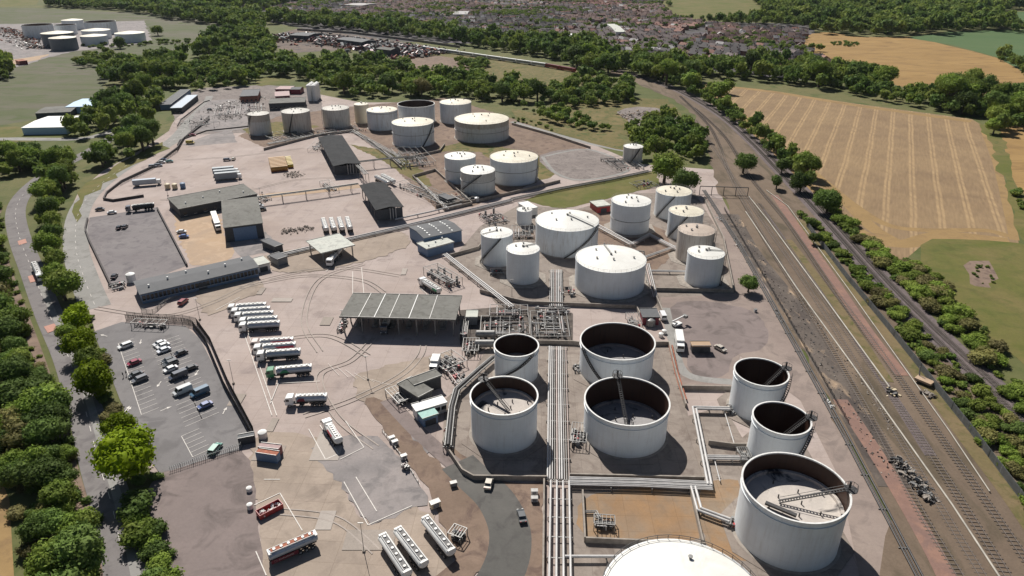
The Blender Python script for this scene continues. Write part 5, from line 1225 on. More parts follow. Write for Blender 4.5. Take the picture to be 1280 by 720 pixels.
heap('broken concrete along the platform edging', [(996,372),(1030,415),(1080,480),(1118,540)], 300, 3, ('concwall','concwall','sleeper'), ext=1.6, zt=.25, size=(.2,.6), name='rubble', cat='rubble')
heap('yellow machine parts at the end of the white pipe', [(1110,486),(1118,496)], 50, 4, ('yellowcar','darksteel'), ext=1.5, zt=1)
g = G2((1154,480)); t = thing('buffer_wagon', 'small pale wagon frame beside the palisade fence', 'wagon', (g.x,g.y,gz), -.9, 'wagons'); MB().box(-2.4,2.4,-1.3,1.3,.9,1.5).build('deck', M['sand'], t); MB().box(-2.2,2.2,-1.1,1.1,.5,.9).build('underframe', M['darksteel'], t)
MB().beam((-2,1,1.5),(-2.6,1.4,4.2),.3,.3).build('post', M['steel'], t)
heap('broken sleepers at the foot of the pale wagon frame', [(1152,490),(1168,497)], 40, 5, ('sleeper','concwall'), ext=1.5, zt=.6)
for i, (p, q, lb) in enumerate((((968,388),(978,404),'upper cluster of valves on the brown pipe pair'),((1032,500),(1040,512),'lower cluster of valves on the brown pipe pair'),((898,272),(902,277),'uppermost valve box on the brown pipe pair'),((918,300),(924,312),'second valve box on the brown pipe pair'))):
    heap(lb, [p, q], 40, 10+i, ('steel','darksteel','white'), ext=.9, zt=.9, size=(.2,.7), name='valve_cluster', cat='valves')
heap('grey rubble spread over the raised plot of the far works', [(262,142),(300,126),(330,122)], 200, 31, ('concwall','concwall','steel'), ext=12, zt=.9, size=(.4,1.6), name='rubble', cat='rubble')
heap('broken plant and rubble in front of the dark brick works', [(275,150),(300,146),(325,140)], 140, 32, ('concwall','concwall','steel'), ext=8, zt=.8, size=(.4,1.5), name='rubble', cat='rubble')
heap('fan of grey gravel in front of the ochre cylinders', [(362,216),(372,222)], 160, 33, ('concwall',), ext=5, zt=.7, size=(.3,1.0), name='gravel_heap', cat='gravel')
heap('heap of excavated rubble beside the warehouse corner', [(352,290),(392,286)], 130, 34, ('concwall','sleeper'), ext=4, zt=.8, size=(.3,1.1), name='rubble', cat='rubble')
heap('dumped rubble by the clump at the railway bend', [(775,146),(815,142),(838,150)], 260, 35, ('concwall','sand','sleeper'), ext=12, zt=1.2, size=(.5,2.0), name='rubble', cat='rubble')
# scrapyard & train
rs = random.Random(5)
heap('dark and rusty scrap piles of the distant scrapyard', [(350,46),(420,52),(480,62),(540,70)], 2600, 6, ('darksteel','maroon','sleeper','greywall','darkcl','sleeper','rust'), ext=38, zt=5, size=(1.5,7), name='scrap_piles', kind='stuff')
heap('second field of scrap piles in the distant scrapyard', [(380,44),(460,55),(520,62)], 1200, 8, ('darksteel','sleeper','steel','darkcl','greywall'), ext=28, zt=4, size=(1.2,5), name='scrap_piles', kind='stuff')
for i, (A, B, C, m1, lb) in enumerate((((362,44),(385,45),(362,40),'roof_slate','long slate roof at the left of the distant scrapyard'),((420,49),(452,53),(422,45),'roof_slate','second slate shed of the distant scrapyard'),((470,61),(488,63),(471,58),'roof_grey','grey shed in the middle of the distant scrapyard'))):
    shed(lb, A, B, C, 7, m1, 'darkcl', gable=1.5, name='scrapyard_shed', cat='shed', grp='scrapyard sheds')
fence('long pale screen fence behind the distant scrapyard', [(372,38),(440,42),(520,52),(575,60)], 3, 8, 'concwall', 1.0, name='screen_fence', t=.9)
w = [G2((529,62)), G2((668,82))]; seg = resample(w, 23.4)+[s_ for s_ in resample([G2((682,84)), G2((704,88))], 23.4)]
for i, (p, d) in enumerate(seg):
    red = p.x > G2((676,83)).x
    t = thing('train_carriage', ('red carriage at the right end of the distant train' if red else 'white carriage of the long distant train'), 'train carriage', (p.x,p.y,0), math.atan2(d.y,d.x), 'carriages of the distant train')
    MB().box(0,22.8,-1.45,1.45,1.0,3.8).build('body', M['redpaint' if red else 'white'], t); MB().box(.3,22.5,-1.3,1.3,3.8,4.2).build('roof', M['maroon' if red else 'white'], t); MB().box(1,22,-1.5,1.5,2.2,3.0).build('window_band', M['glass'], t)
    for xx in (2.5,20): MB().box(xx-1.5,xx+1.5,-1.2,1.2,.1,1.0).build('bogie', M['darksteel'], t)
# distant depot bits
heap('pipework and plant at the left of the distant depot', [(-20,36),(20,42),(50,62)], 500, 21, ('steel','darksteel','concwall','rust'), ext=25, zt=4, size=(1,5), name='depot_plant', cat='pipework', kind='stuff')
sheet('depot_ground', [(-80,30),(20,30),(180,26),(190,52),(140,60),(95,64),(60,72),(20,85),(-60,90)], 'worn', True)
sheet('depot_road', [(-30,72),(20,74),(60,68),(50,74),(10,84),(-30,90)], 'sand', True)
for k_, (A,B,C) in enumerate((((-4,69),(6,69),(-3,67)),((24,77),(34,76),(25,75)))): shed(['red lorry shed at the left of the distant depot','low red shed in front of the distant depot'][k_], A, B, C, 4, 'rust', 'maroon', name='depot_shed', cat='shed')
# two people in the car park
def person(label, p, ang, top, leg):
    g = G2(p); t = thing('person', label, 'person', (g.x,g.y,gz+.09), ang, 'people')
    me = bpy.data.meshes.new('body'); J = [(0,0,.95),(0,0,1.2),(0,0,1.42),(0,0,1.52),(0,0,1.66),(0,.1,.9),(0.03,.11,.5),(-.02,.12,.08),(.12,.12,.04),(0,-.1,.9),(.1,-.11,.5),(.02,-.12,.08),(.16,-.12,.04),(0,.2,1.4),(-.03,.26,1.12),(.08,.26,.88),(0,-.2,1.4),(-.03,-.26,1.12),(.08,-.26,.88)]
    E_ = [(0,1),(1,2),(2,3),(3,4),(0,5),(5,6),(6,7),(7,8),(0,9),(9,10),(10,11),(11,12),(2,13),(13,14),(14,15),(2,16),(16,17),(17,18)]
    R_ = [.15,.15,.15,.06,.10,.1,.07,.05,.045,.1,.07,.05,.045,.07,.05,.04,.07,.05,.04]
    me.from_pydata(J, E_, []); o = bpy.data.objects.new('body', me); COL.objects.link(o); o.parent = t
    md = o.modifiers.new('skin','SKIN'); o.modifiers.new('sub','SUBSURF').levels = 1
    for i, v in enumerate(me.skin_vertices[0].data): v.radius = (R_[i], R_[i]); v.use_root = i == 0
    me.materials.append(M[leg]); MB().cyl((0,0,.86),(0,0,1.44),.20,12,r2=.19).build('jacket', M[top], t); MB().cyl((-.01,0,1.66),(-.01,0,1.8),.112,10,r2=.06).build('hair', M['darksteel'], t)
person('person in dark clothes standing at the left of a pair in the car park', (154.5,472), .5, 'darkcl', 'darksteel')
person('person in dark clothes standing nearer the parked grey cars', (158.5,470), 3.4, 'darkcl', 'darksteel')
person('worker in red overalls beside the fat dark pipe line', (556,544), 2, 'redpaint', 'redpaint')
HAZE = 0.000015
# ------------------------------------------------------------------ trees
def ico(sub):
    import bmesh
    bm = bmesh.new(); bmesh.ops.create_icosphere(bm, subdivisions=sub, radius=1); v = np.array([x.co[:] for x in bm.verts]); f = np.array([[y.index for y in x.verts] for x in bm.faces]); bm.free(); return v, f
ICO = {k: ico(k) for k in (1,2,3)}
def crown_arrays(seed, cards, csize, lobes, core=2, flat_=.8, spread=.62):
    """foliage filling a unit crown: uneven lobes of leaf sprays around inner leafy masses"""
    r = np.random.default_rng(seed); V = []; Q = []; T_ = []; o = 0; L = []
    for i in range(lobes):
        a = r.uniform(0, 2*np.pi); el = r.uniform(-.55, 1.0); d = spread*r.uniform(.55,1.0)
        c = np.array([np.cos(a)*np.cos(el)*d, np.sin(a)*np.cos(el)*d, np.sin(el)*d*flat_]); L.append((c, r.uniform(.30,.48)))
    L.append((np.array([0,0,.0]), .55))
    iv, if_ = ICO[core]
    for c, s in L:
        ph = r.uniform(0,6,3); n = 1+.16*np.sin(iv[:,0]*5+ph[0])*np.sin(iv[:,1]*6+ph[1])+.12*np.sin(iv[:,2]*7+ph[2])+r.normal(0,.07,len(iv))
        vv = iv*(s*.76*n)[:,None]*np.array([1,1,.9])+c; V.append(vv); T_.append(if_+o); o += len(vv)
    w = np.array([s*s for c, s in L]); w /= w.sum(); idx = r.choice(len(L), cards, p=w)
    C = np.array([c for c, s in L])[idx]; S = np.array([s for c, s in L])[idx]
    d = r.normal(0,1,(cards,3)); d /= np.linalg.norm(d,axis=1)[:,None]
    p = C+d*(S*r.uniform(.74,1.28,cards))[:,None]*np.array([1,1,.9])
    nn = d+r.normal(0,.55,(cards,3)); nn /= np.linalg.norm(nn,axis=1)[:,None]
    t = np.cross(nn, r.normal(0,1,(cards,3))); t /= np.linalg.norm(t,axis=1)[:,None]; b = np.cross(nn, t)
    s = csize*r.uniform(.6,1.35,cards)[:,None]
    q = np.stack([p-t*s-b*s*.3, p+b*s*-.75, p+t*s+b*s*.2, p+b*s*.85], 1).reshape(-1,3)
    V.append(q); Q = (np.arange(cards*4).reshape(-1,4)+o)
    return np.concatenate(V), np.concatenate(T_), Q
def arr_mesh(name, V, Tr, Q, mat):
    me = bpy.data.meshes.new(name); nt, nq = len(Tr), len(Q)
    me.vertices.add(len(V)); me.vertices.foreach_set('co', V.astype(np.float32).ravel())
    me.loops.add(nt*3+nq*4); me.loops.foreach_set('vertex_index', np.concatenate([Tr.ravel(), Q.ravel()]).astype(np.int32))
    me.polygons.add(nt+nq)
    ls = np.concatenate([np.arange(nt)*3, nt*3+np.arange(nq)*4]).astype(np.int32); me.polygons.foreach_set('loop_start', ls)
    me.update(calc_edges=True); me.materials.append(mat); return me
def blob_mesh(name, V, Tr, Q, mat): return arr_mesh(name, V, Tr, Q, mat)
PROT = {}
for i in range(6): PROT['near', i] = crown_arrays(100+i, 3400, .058, 13+i%3, 2)
for i in range(5): PROT['mid', i] = crown_arrays(200+i, 1100, .095, 11, 2)
for i in range(4): PROT['far', i] = crown_arrays(300+i, 190, .17, 6, 1)
for i in range(4): PROT['bush', i] = crown_arrays(400+i, 1300, .085, 9, 2, flat_=.5, spread=.68)
MESH = {}
def crown_mesh(kind, i, mat):
    k = (kind, i, mat)
    if k not in MESH: MESH[k] = arr_mesh('crown', *PROT[kind, i], M[mat])
    return MESH[k]
TRUNK = {}
def trunk_mesh(i):
    if i not in TRUNK:
        r = random.Random(i); m_ = MB().cyl((0,0,0),(.03,0,.55),.045,8,r2=.03); 
        for k in range(5):
            a = k*1.256+r.random(); m_.cyl((.02,0,.30+.05*k),(.22*math.cos(a),.22*math.sin(a),.55+.05*k),.02,6,r2=.008)
        o = m_.build('trunk', M['bark']); TRUNK[i] = o.data; bpy.data.objects.remove(o)
    return TRUNK[i]
TREES = []
def add_tree(x, y, R, hh, mat, label, group, kind='tree', name=None, force=False):
    px, py = P(x, y, hh*.6); d = depth(x, y, hh*.6)
    if d < 5: return
    if not force and not (-90 < px < 1370 and -60 < py < 800): return
    TREES.append(dict(x=x, y=y, R=R, h=hh, mat=mat, label=label, group=group, kind=kind, size=R/d*F, name=name, force=force))
def treeat(px, py, w, label, mat='leaf', hr=1.0, group='single trees', kind='tree', name=None):
    z = 5.0
    for _ in range(4):
        x, y, _z = G(px, py, z); R = w/2*depth(x, y, z)/F; z = R*1.15*hr
    add_tree(x, y, R*1.08, R*2.1*hr, mat, label, group, kind, name, True)
def inpoly(x, y, pg):
    c = False; j = len(pg)-1
    for i in range(len(pg)):
        if (pg[i][1] > y) != (pg[j][1] > y) and x < (pg[j][0]-pg[i][0])*(y-pg[i][1])/(pg[j][1]-pg[i][1])+pg[i][0]: c = not c
        j = i
    return c
def wood(px, spacing, R_, label, group, mats=('leaf','leaf_dark'), hf=1.25, kind='tree', seed=1, dens=1.0, maxn=99999):
    pg = [tuple(G2(p)) for p in px]; xs = [p[0] for p in pg]; ys = [p[1] for p in pg]; r = random.Random(seed); n = 0
    nx = int((max(xs)-min(xs))/spacing)+1; ny = int((max(ys)-min(ys))/spacing)+1
    for i in range(nx+1):
        for j in range(ny+1):
            x = min(xs)+(i+.5*(j%2)+r.uniform(-.38,.38))*spacing; y = min(ys)+(j+r.uniform(-.38,.38))*spacing
            if r.random() > dens or not inpoly(x, y, pg): continue
            q = 1.06*R_*r.choice((.6,.8,.95,1,1.15,1.45))*r.uniform(.9,1.1); mt = r.choice(mats)
            add_tree(x, y, q, q*2*hf*r.uniform(.85,1.15), mt, label, group, kind); n += 1
            if n > maxn: return
# woods near the camera
wood([(-140,225),(-12,250),(-8,300),(6,350),(30,420),(53,470),(74,540),(92,600),(108,660),(120,720),(128,800),(52,800),(46,680),(40,630),(22,596),(-30,560),(-140,500)], 5.2, 4.2, 'tree of the dense mixed wood left of the main road', 'wood along the left road', ('leaf','leaf_dark','leaf_dark','leaf_olive','leaf','leaf_dark','leaf'), .85, seed=3)
wood([(-140,220),(4,250),(4,300),(18,350),(42,425),(66,470),(88,540),(108,605),(126,680),(138,800),(40,800),(36,650),(16,600),(-30,560),(-140,500)], 4.0, 1.8, 'bush in the undergrowth of the wood left of the main road', 'undergrowth of the left wood', ('leaf_olive','leaf','leaf_dark','leaf_dark'), .9, 'bush', 42)
wood([(-6,560),(16,590),(30,640),(34,740),(26,740),(18,640)], 5, 2.6, 'shrub between the left wood and the tan corner field', 'wood edge by the tan field', ('leaf','leaf_olive'), .9, 'bush', 4)
wood([(112,590),(128,640),(138,690),(146,720),(140,724),(128,690),(112,620)], 4, 1.8, 'scrub along the left kerb of the main road', 'scrub on the road edge', ('leaf','leaf_olive','leaf_dark'), .8, 'bush', 41)
wood([(18,198),(58,200),(98,196),(96,214),(90,238),(78,262),(74,300),(76,345),(88,372),(82,380),(72,366),(62,330),(54,300),(52,268),(58,240),(46,218),(0,222),(-60,212),(-60,198)], 6.2, 4.1, 'tree in the belt between the main road and the access road', 'belt between the two roads', ('leaf','leaf_dark','leaf'), 1.25, seed=5)
wood([(108,205),(128,186),(160,165),(186,160),(198,176),(176,200),(140,205),(120,214)], 8.5, 4.6, 'tree on the grass inside the bend of the access road', 'trees inside the bend', ('leaf','leaf_dark'), 1.2, seed=6, dens=.75)
wood([(84,172),(92,160),(116,152),(128,134),(170,124),(200,122),(206,140),(186,158),(150,160),(110,176)], 9.5, 5.4, 'tree in the clump between the pale blue stores and the works', 'clump by the blue stores', ('leaf','leaf_dark'), 1.3, seed=7)
wood([(122,96),(160,86),(200,76),(236,76),(232,100),(236,112),(205,116),(165,108),(130,106)], 10, 5.8, 'tree in the belt across the left meadow', 'meadow belt', ('leaf','leaf_dark'), 1.25, seed=8)
wood([(92,78),(110,72),(138,70),(148,76),(128,84),(104,86)], 10, 4.5, 'scrub clump near the distant depot', 'scrub by the distant depot', ('leaf','leaf_olive'), 1.0, seed=9)
wood([(-30,82),(8,80),(18,98),(0,106),(-30,108)], 10, 6, 'tree at the far left edge below the distant depot', 'left edge trees', seed=10)
# middle wood behind the terminal
wood([(232,118),(228,96),(262,74),(300,62),(345,74),(372,78),(420,78),(470,80),(505,88),(540,98),(580,100),(625,108),(690,112),(742,96),(762,100),(790,112),(788,126),(730,130),(690,131),(650,132),(610,128),(560,124),(500,122),(440,124),(410,112),(402,106),(365,96),(325,98),(318,108),(270,112)], 9.5, 5.6, 'tree in the wood behind the back row of tanks', 'wood behind the terminal', ('leaf','leaf_dark','leaf','leaf_olive'), 1.05, seed=11, dens=.86)
wood([(236,74),(262,52),(300,36),(330,34),(342,58),(345,72),(300,62),(262,72)], 11, 6.4, 'tree in the wood left of the distant scrapyard', 'wood left of the scrapyard', ('leaf','leaf_dark'), 1.2, seed=12)
wood([(60,2),(110,3),(170,8),(240,14),(318,20),(345,30),(318,34),(250,26),(205,22),(150,14),(60,9)], 14, 8.5, 'tree in the far belt across the top left', 'far top-left belt', ('leaf','leaf_dark'), 1.1, seed=13)
wood([(204,22),(260,24),(322,34),(330,44),(300,36),(250,30),(208,25)], 13, 7, 'tree on the near edge of the far top-left belt', 'far top-left belt', seed=131)
wood([(20,-12),(300,-14),(420,-6),(330,16),(240,8),(120,0),(20,-2)], 18, 9, 'far tree on the skyline edge at top left', 'far skyline trees', seed=14, dens=.8)
wood([(345,22),(430,26),(500,34),(560,44),(640,52),(680,52),(742,58),(762,72),(780,82),(830,92),(872,96),(858,108),(900,126),(905,140),(880,128),(838,110),(790,94),(740,92),(712,84),(700,77),(640,68),(575,56),(510,47),(430,38),(372,33),(340,30)], 11.5, 6.6, 'tree in the belt between the scrapyard and the town', 'belt behind the scrapyard', ('leaf','leaf_dark'), 1.2, seed=15)
wood([(778,84),(800,78),(880,88),(960,82),(990,84),(1060,92),(1102,98),(1106,112),(1080,118),(1020,112),(960,102),(900,100),(850,98)], 10.5, 6.3, 'tree in the belt between the town and the striped field', 'belt above the striped field', ('leaf','leaf_dark'), 1.25, seed=16)
wood([(1060,118),(1108,112),(1140,118),(1166,120),(1176,134),(1228,146),(1232,158),(1212,148),(1150,136),(1100,126)], 9.5, 5.4, 'hedge tree on the line between the two tan fields', 'hedge between the fields', ('leaf','leaf_dark'), 1.15, seed=17)
wood([(1172,122),(1200,116),(1230,118),(1234,140),(1228,148),(1180,138)], 9, 6.4, 'tall tree in the clump beside the upper tan field', 'clump by the upper field', ('leaf','leaf_dark'), 1.3, seed=18)
wood([(1232,128),(1262,122),(1300,116),(1340,120),(1340,160),(1285,158),(1250,168),(1238,160)], 9, 5.6, 'tree in the clump at the right edge', 'clump at the right edge', ('leaf','leaf_dark'), 1.2, seed=19)
wood([(940,0),(1010,-6),(1120,-10),(1220,-12),(1400,-12),(1400,12),(1290,12),(1230,16),(1262,28),(1262,38),(1180,42),(1125,46),(1040,44),(1012,40),(1000,32),(960,26),(950,12)], 15, 8.6, 'tree of the big far wood at top right', 'far wood top right', ('leaf','leaf_dark','leaf'), 1.15, seed=20)
wood([(880,28),(930,24),(1010,24),(1015,36),(960,32),(900,33)], 14, 6, 'far tree on the edge of the top right wood', 'far wood top right', seed=21)
wood([(860,-14),(1010,-16),(1200,-20),(1400,-22),(1400,-12),(1200,-12),(1000,-7),(900,-9)], 20, 10, 'far tree at the horizon side on the right', 'far skyline trees', seed=22)
wood([(1262,38),(1330,30),(1400,38),(1400,44),(1262,42)], 14, 8, 'far tree beside the green crop field', 'far wood top right', seed=23)
wood([(1240,70),(1262,72),(1275,84),(1290,98),(1282,100),(1262,82)], 10, 5, 'hedge tree at the edge of the green crop', 'hedge by the crop', seed=24)
wood([(92,378),(104,376),(116,408),(134,450),(146,500),(164,545),(190,590),(200,606),(188,625),(165,600),(146,560),(126,505),(108,450),(90,405)], 3.6, 1.9, 'bush in the dark verge hedge between the main road and the car park', 'verge hedge of the car park', ('leaf_dark','leaf','leaf_olive'), .9, 'bush', 43, dens=.85)
# beside the tank field
wood([(783,166),(800,156),(828,150),(850,156),(880,170),(882,200),(866,206),(842,196),(806,200),(790,186)], 6.8, 4.0, 'leafy tree in the clump beside the bend of the railway', 'clump at the railway bend', ('leaf','leaf','leaf'), 1.2, seed=25)
wood([(652,132),(700,142),(745,158),(768,164),(760,170),(700,158),(656,142)], 7, 3.4, 'low tree in the hedge across the rough meadow', 'meadow hedge', ('leaf','leaf_olive'), 1.0, seed=26, dens=.8)
wood([(700,130),(745,126),(790,124),(792,130),(740,134),(700,138)], 7, 3.6, 'low tree along the wood edge by the rough meadow', 'meadow hedge', seed=27)
wood([(570,78),(602,76),(612,84),(596,90),(575,88)], 7, 3.6, 'tree of the little group in the meadow clearing', 'clearing group', hf=.9, seed=28)
wood([(640,146),(690,158),(690,164),(640,154)], 5, 1.5, 'small shrub on the dry bank above the wide tank', 'bank shrubs', ('leaf','leaf_olive'), .8, 'bush', 29, dens=.5)
# hedges along the main line
wood([(888,118),(930,148),(960,176),(1000,214),(1016,232),(1006,236),(960,192),(918,156),(880,128)], 6.5, 4.2, 'hedge tree between the railway and the striped field', 'railway hedge far part', ('leaf','leaf_dark'), 1.2, seed=30, dens=.8)
wood([(1022,240),(1068,286),(1100,316),(1144,330),(1186,362),(1198,386),(1240,420),(1262,470),(1300,500),(1330,560),(1270,510),(1220,450),(1160,390),(1112,345),(1058,290),(1026,256)], 4.2, 2.9, 'bush in the hedge right of the main line', 'railway hedge near part', ('leaf','leaf','leaf_olive','leaf'), 1.0, 'bush', 31, dens=.92)
wood([(990,262),(1024,286),(1060,318),(1100,360),(1152,416),(1200,456),(1236,492),(1290,556),(1360,640),(1330,690),(1282,630),(1240,575),(1204,522),(1154,455),(1108,398),(1064,345),(1020,290)], 3.3, 2.2, 'bush between the palisade fence and the main line', 'bushes along the fence', ('leaf','leaf_dark','leaf_olive','leaf'), .85, 'bush', 32, dens=.93)
wood([(160,632),(196,636),(205,662),(214,720),(222,800),(186,800),(176,700)], 3.4, 2.9, 'bush in the dark hedge between the road and the worn compound', 'hedge by the compound', ('leaf','leaf_dark'), 1.0, 'bush', 33)
wood([(1160,118),(1180,116),(1182,122),(1162,124)], 6, 3, 'hedge shrub between fields', 'field shrubs', seed=34, kind='bush')
wood([(1262,220),(1270,226),(1282,262),(1276,266)], 6, 2.6, 'shrub in the narrow grass strip at the right edge', 'strip shrubs', seed=35, kind='bush')
wood([(1038,52),(1075,54),(1076,58),(1040,58)], 8, 2.5, 'low shrub in the isolated patch on the upper tan field', 'field shrubs', kind='bush', seed=36)
wood([(104,56),(128,52),(150,56),(238,50),(238,54),(150,60),(104,62)], 9, 3.4, 'shrub in front of the distant depot tanks', 'depot shrubs', kind='bush', seed=37, dens=.6)
wood([(1210,334),(1234,330),(1250,350),(1232,358),(1210,350)], 3, .8, 'dry shrub in the scrub patch of the lower right field', 'scrub patch', ('leaf_brown','leaf_brown'), .6, 'bush', 44, dens=.5)
# trees that stand out
for a in ((93,394,38,'rounded lime-green tree nearest the access road junction','leaf_bright'),(96,427,44,'lime-green tree second along the car park side','leaf_bright'),(83,412,28,'darker tree tucked behind the two lime-green trees','leaf'),
  (115,467,56,'tall lime-green tree beside the top left of the car park','leaf_bright'),(110,446,34,'small bright tree between two larger lime ones','leaf'),(146,530,42,'low lime-green tree beside the lower car park','leaf_bright'),
  (157,562,76,'largest bright lime-green tree casting its shade on the road','leaf_bright'),(75,352,46,'green tree at the lower end of the belt by the road','leaf'),
  (832,206,44,'large green tree at the corner of the gravel pad','leaf'),(857,224,36,'dark dense tree beside the large green one','leaf_dark'),(937,352,26,'lone round bush tree beside the sidings','leaf_dark'),
  (931,200,30,'lone tree between the sidings and the main line','leaf_dark'),(972,225,20,'small dark tree right of the lone one by the sidings','leaf_dark'),
  (1037,247,36,'large dark tree on the corner of the striped field','leaf_dark'),(1003,224,30,'dark tree left of the large one on the field corner','leaf_dark'),(979,204,22,'smaller dark tree further up the field edge','leaf_dark'),
  (910,106,20,'round tree at the top corner of the striped field','leaf'),(196,36,14,'lone tree in the meadow right of the distant depot','leaf'),
  (148,51,16,'leafy tree in front of the rightmost distant depot tank','leaf_dark'),(132,62,10,'small tree right of the depot shrubs','leaf'),(206,99,18,'yellow-green tree at the right end of the meadow belt','leaf'),
  (1013,276,14,'small tree on the railway bank','leaf_dark'),(1019,296,18,'dark bush tree at the top of the fence bushes','leaf_dark'),(1245,155,22,'tree standing forward at the corner of the striped field','leaf'),(1252,72,8,'small tree at the notch of the crop field','leaf'),(825,6,6,'poplar-like dark tree at the edge of the far town','leaf_dark')):
    if a[3] != 'x': treeat(a[0], a[1], a[2], a[3], a[4])
def realise():
    out = []; far = {}
    for kind in ('tree', 'bush'):
        L = sorted([t for t in TREES if t['kind'] == kind], key=lambda t: (-t['force'], -t['size'])); out += L[:290]
        far[kind] = L[290:]
    cnt = 0
    for t in out:
        cnt += 1; i = cnt*7919 % 97
        pk = 'bush' if t['kind'] == 'bush' else ('near' if t['size'] > 13 else 'mid')
        npk = {'bush':4,'near':6,'mid':5}[pk]
        zc = t['h']-t['R']*.98 if t['kind'] == 'tree' else t['R']*.45
        zs = min(t['R']*1.05, t['h']*.5)
        if t['kind'] == 'tree': zc = t['h']-zs
        r = thing('bush' if t['kind'] == 'bush' else 'tree', t['label'], t['kind'], (t['x'],t['y'],0), (i*.61)%6.28, t['group'])
        c = bpy.data.objects.new('crown', crown_mesh(pk, i % npk, t['mat'])); COL.objects.link(c); c.parent = r
        c.location = (0,0,zc); c.scale = (t['R'], t['R']*(.88+.24*((i%7)/7)), zs if t['kind'] == 'tree' else t['R']*.72)
        k = bpy.data.objects.new('trunk' if t['kind'] == 'tree' else 'stem', trunk_mesh(i % 4)); COL.objects.link(k); k.parent = r
        s = t['h'] if t['kind'] == 'tree' else t['R']*1.0; k.scale = (s,s,s*.9)
    # the rest: woods that read as one mass
    allf = far['tree']+far['bush']; buckets = {}
    for t in allf: buckets.setdefault('woodland' if t['kind'] == 'tree' else 'scrub', []).append(t)
    for nm, L in buckets.items():
        Vs = []; Ts = []; Qs = []; o = 0; tn = []
        for t in L:
            V, Tr, Q = PROT['far' if t['size'] < 11 else 'mid' if t['size'] > 20 else 'far', int(abs(t['x']*13+t['y']*7)) % 4]
            a = (t['x']*3.1+t['y']) % 6.28; ca, sa = math.cos(a), math.sin(a); zs = t['h']*.5 if t['kind'] == 'tree' else t['R']*.7
            W = np.stack([(V[:,0]*ca-V[:,1]*sa)*t['R']+t['x'], (V[:,0]*sa+V[:,1]*ca)*t['R']+t['y'], V[:,2]*zs+(t['h']-zs if t['kind']=='tree' else t['R']*.45)], 1)
            Vs.append(W); tn.append(np.full(len(W), ((t['x']*12.9898+t['y']*78.233)*.618) % 1.0, np.float32)); Ts.append(Tr+o); Qs.append(Q+o); o += len(V)
        me = arr_mesh(nm, np.concatenate(Vs), np.concatenate(Ts), np.concatenate(Qs), M['leaf_far'])
        at = me.attributes.new('tint', 'FLOAT', 'POINT'); at.data.foreach_set('value', np.concatenate(tn))
        ob = bpy.data.objects.new(nm, me); COL.objects.link(ob); tag(ob, 'distant wooded belts behind the terminal and round the town' if nm == 'woodland' else 'scrub filling the gaps of the hedges', 'woodland' if nm == 'woodland' else 'scrub', None, 'stuff')
    print('TREES', len(out), {k: len(v) for k, v in far.items()})
# ------------------------------------------------------------------ the town
HM = []
for nm, c in (('brown_tiles',(.165,.098,.08)),('grey_tiles',(.125,.092,.088)),('red_tiles',(.25,.12,.09)),('dark_tiles',(.065,.056,.056)),('pale_roofing',(.36,.34,.33))):
    M[nm] = flat(nm, c, .85, var=.15, sc_=.2); HM.append(M[nm])
M['brick_house'] = flat('house_brick', (.22,.125,.095), .9, var=.2, sc_=.2); M['render_house'] = flat('house_render', (.40,.38,.36), .85, var=.1, sc_=.2)
def house_arrays(w, d, h, rh):
    a, b = w/2, d/2; o = .4
    v = [(-a,-b,0),(a,-b,0),(a,b,0),(-a,b,0),(-a,-b,h),(a,-b,h),(a,b,h),(-a,b,h),(-a,0,h+rh),(a,0,h+rh),
         (-a-o,-b-o,h-.15),(a+o,-b-o,h-.15),(a+o,0,h+rh+.12),(-a-o,0,h+rh+.12),(a+o,b+o,h-.15),(-a-o,b+o,h-.15)]
    walls = [(0,1,5,4),(1,2,6,5),(2,3,7,6),(3,0,4,7),(5,6,9,9),(7,4,8,8)]
    roof = [(10,11,12,13),(13,12,14,15)]
    ch = [(a*.5-.4,-.4,h),(a*.5+.4,-.4,h),(a*.5+.4,.4,h),(a*.5-.4,.4,h)]; v += ch+[(x,y,h+rh+1.1) for x,y,_ in ch]
    cf = [(16,17,21,20),(17,18,22,21),(18,19,23,22),(19,16,20,23),(20,21,22,23)]
    wn = []; k = len(v)
    for s in (-1,1):
        for xx in (-.6,.6):
            for z in (.9,3.4):
                x0 = a*xx; q = [(x0-.7,s*(b+.04),z),(x0+.7,s*(b+.04),z),(x0+.7,s*(b+.04),z+1.2),(x0-.7,s*(b+.04),z+1.2)]
                v += q if s < 0 else q[::-1]; wn.append((k,k+1,k+2,k+3)); k += 4
    return np.array(v, float), walls, roof, cf, wn
TOWN = [[(185,-10),(330,-14),(480,-16),(640,-18),(860,-16),(822,6),(846,26),(890,32),(1012,42),(998,60),(1064,92),(1000,84),(900,82),(862,82),(800,76),(745,60),(735,48),(640,46),(560,40),(500,32),(430,22),(345,16),(250,8)]]
GAPS = [[(632,46),(735,48),(732,55),(640,54)],[(848,38),(880,36),(886,48),(856,48)],[(736,30),(762,28),(760,42),(738,42)]]
pgt = [[tuple(G2(p)) for p in q] for q in TOWN]; pgg = [[tuple(G2(p)) for p in q] for q in GAPS]
HS = []; rh_ = random.Random(11)
NC = 150
cells = [(rh_.uniform(-900,1100), rh_.uniform(700,2700), rh_.gauss(-.25,.5), rh_.choice((0,0,1,1,2,3,3))) for _ in range(NC)]
xs = [p[0] for p in pgt[0]]; ys = [p[1] for p in pgt[0]]
def cellof(x, y): return min(range(NC), key=lambda i: (cells[i][0]-x)**2+(cells[i][1]-y)**2)
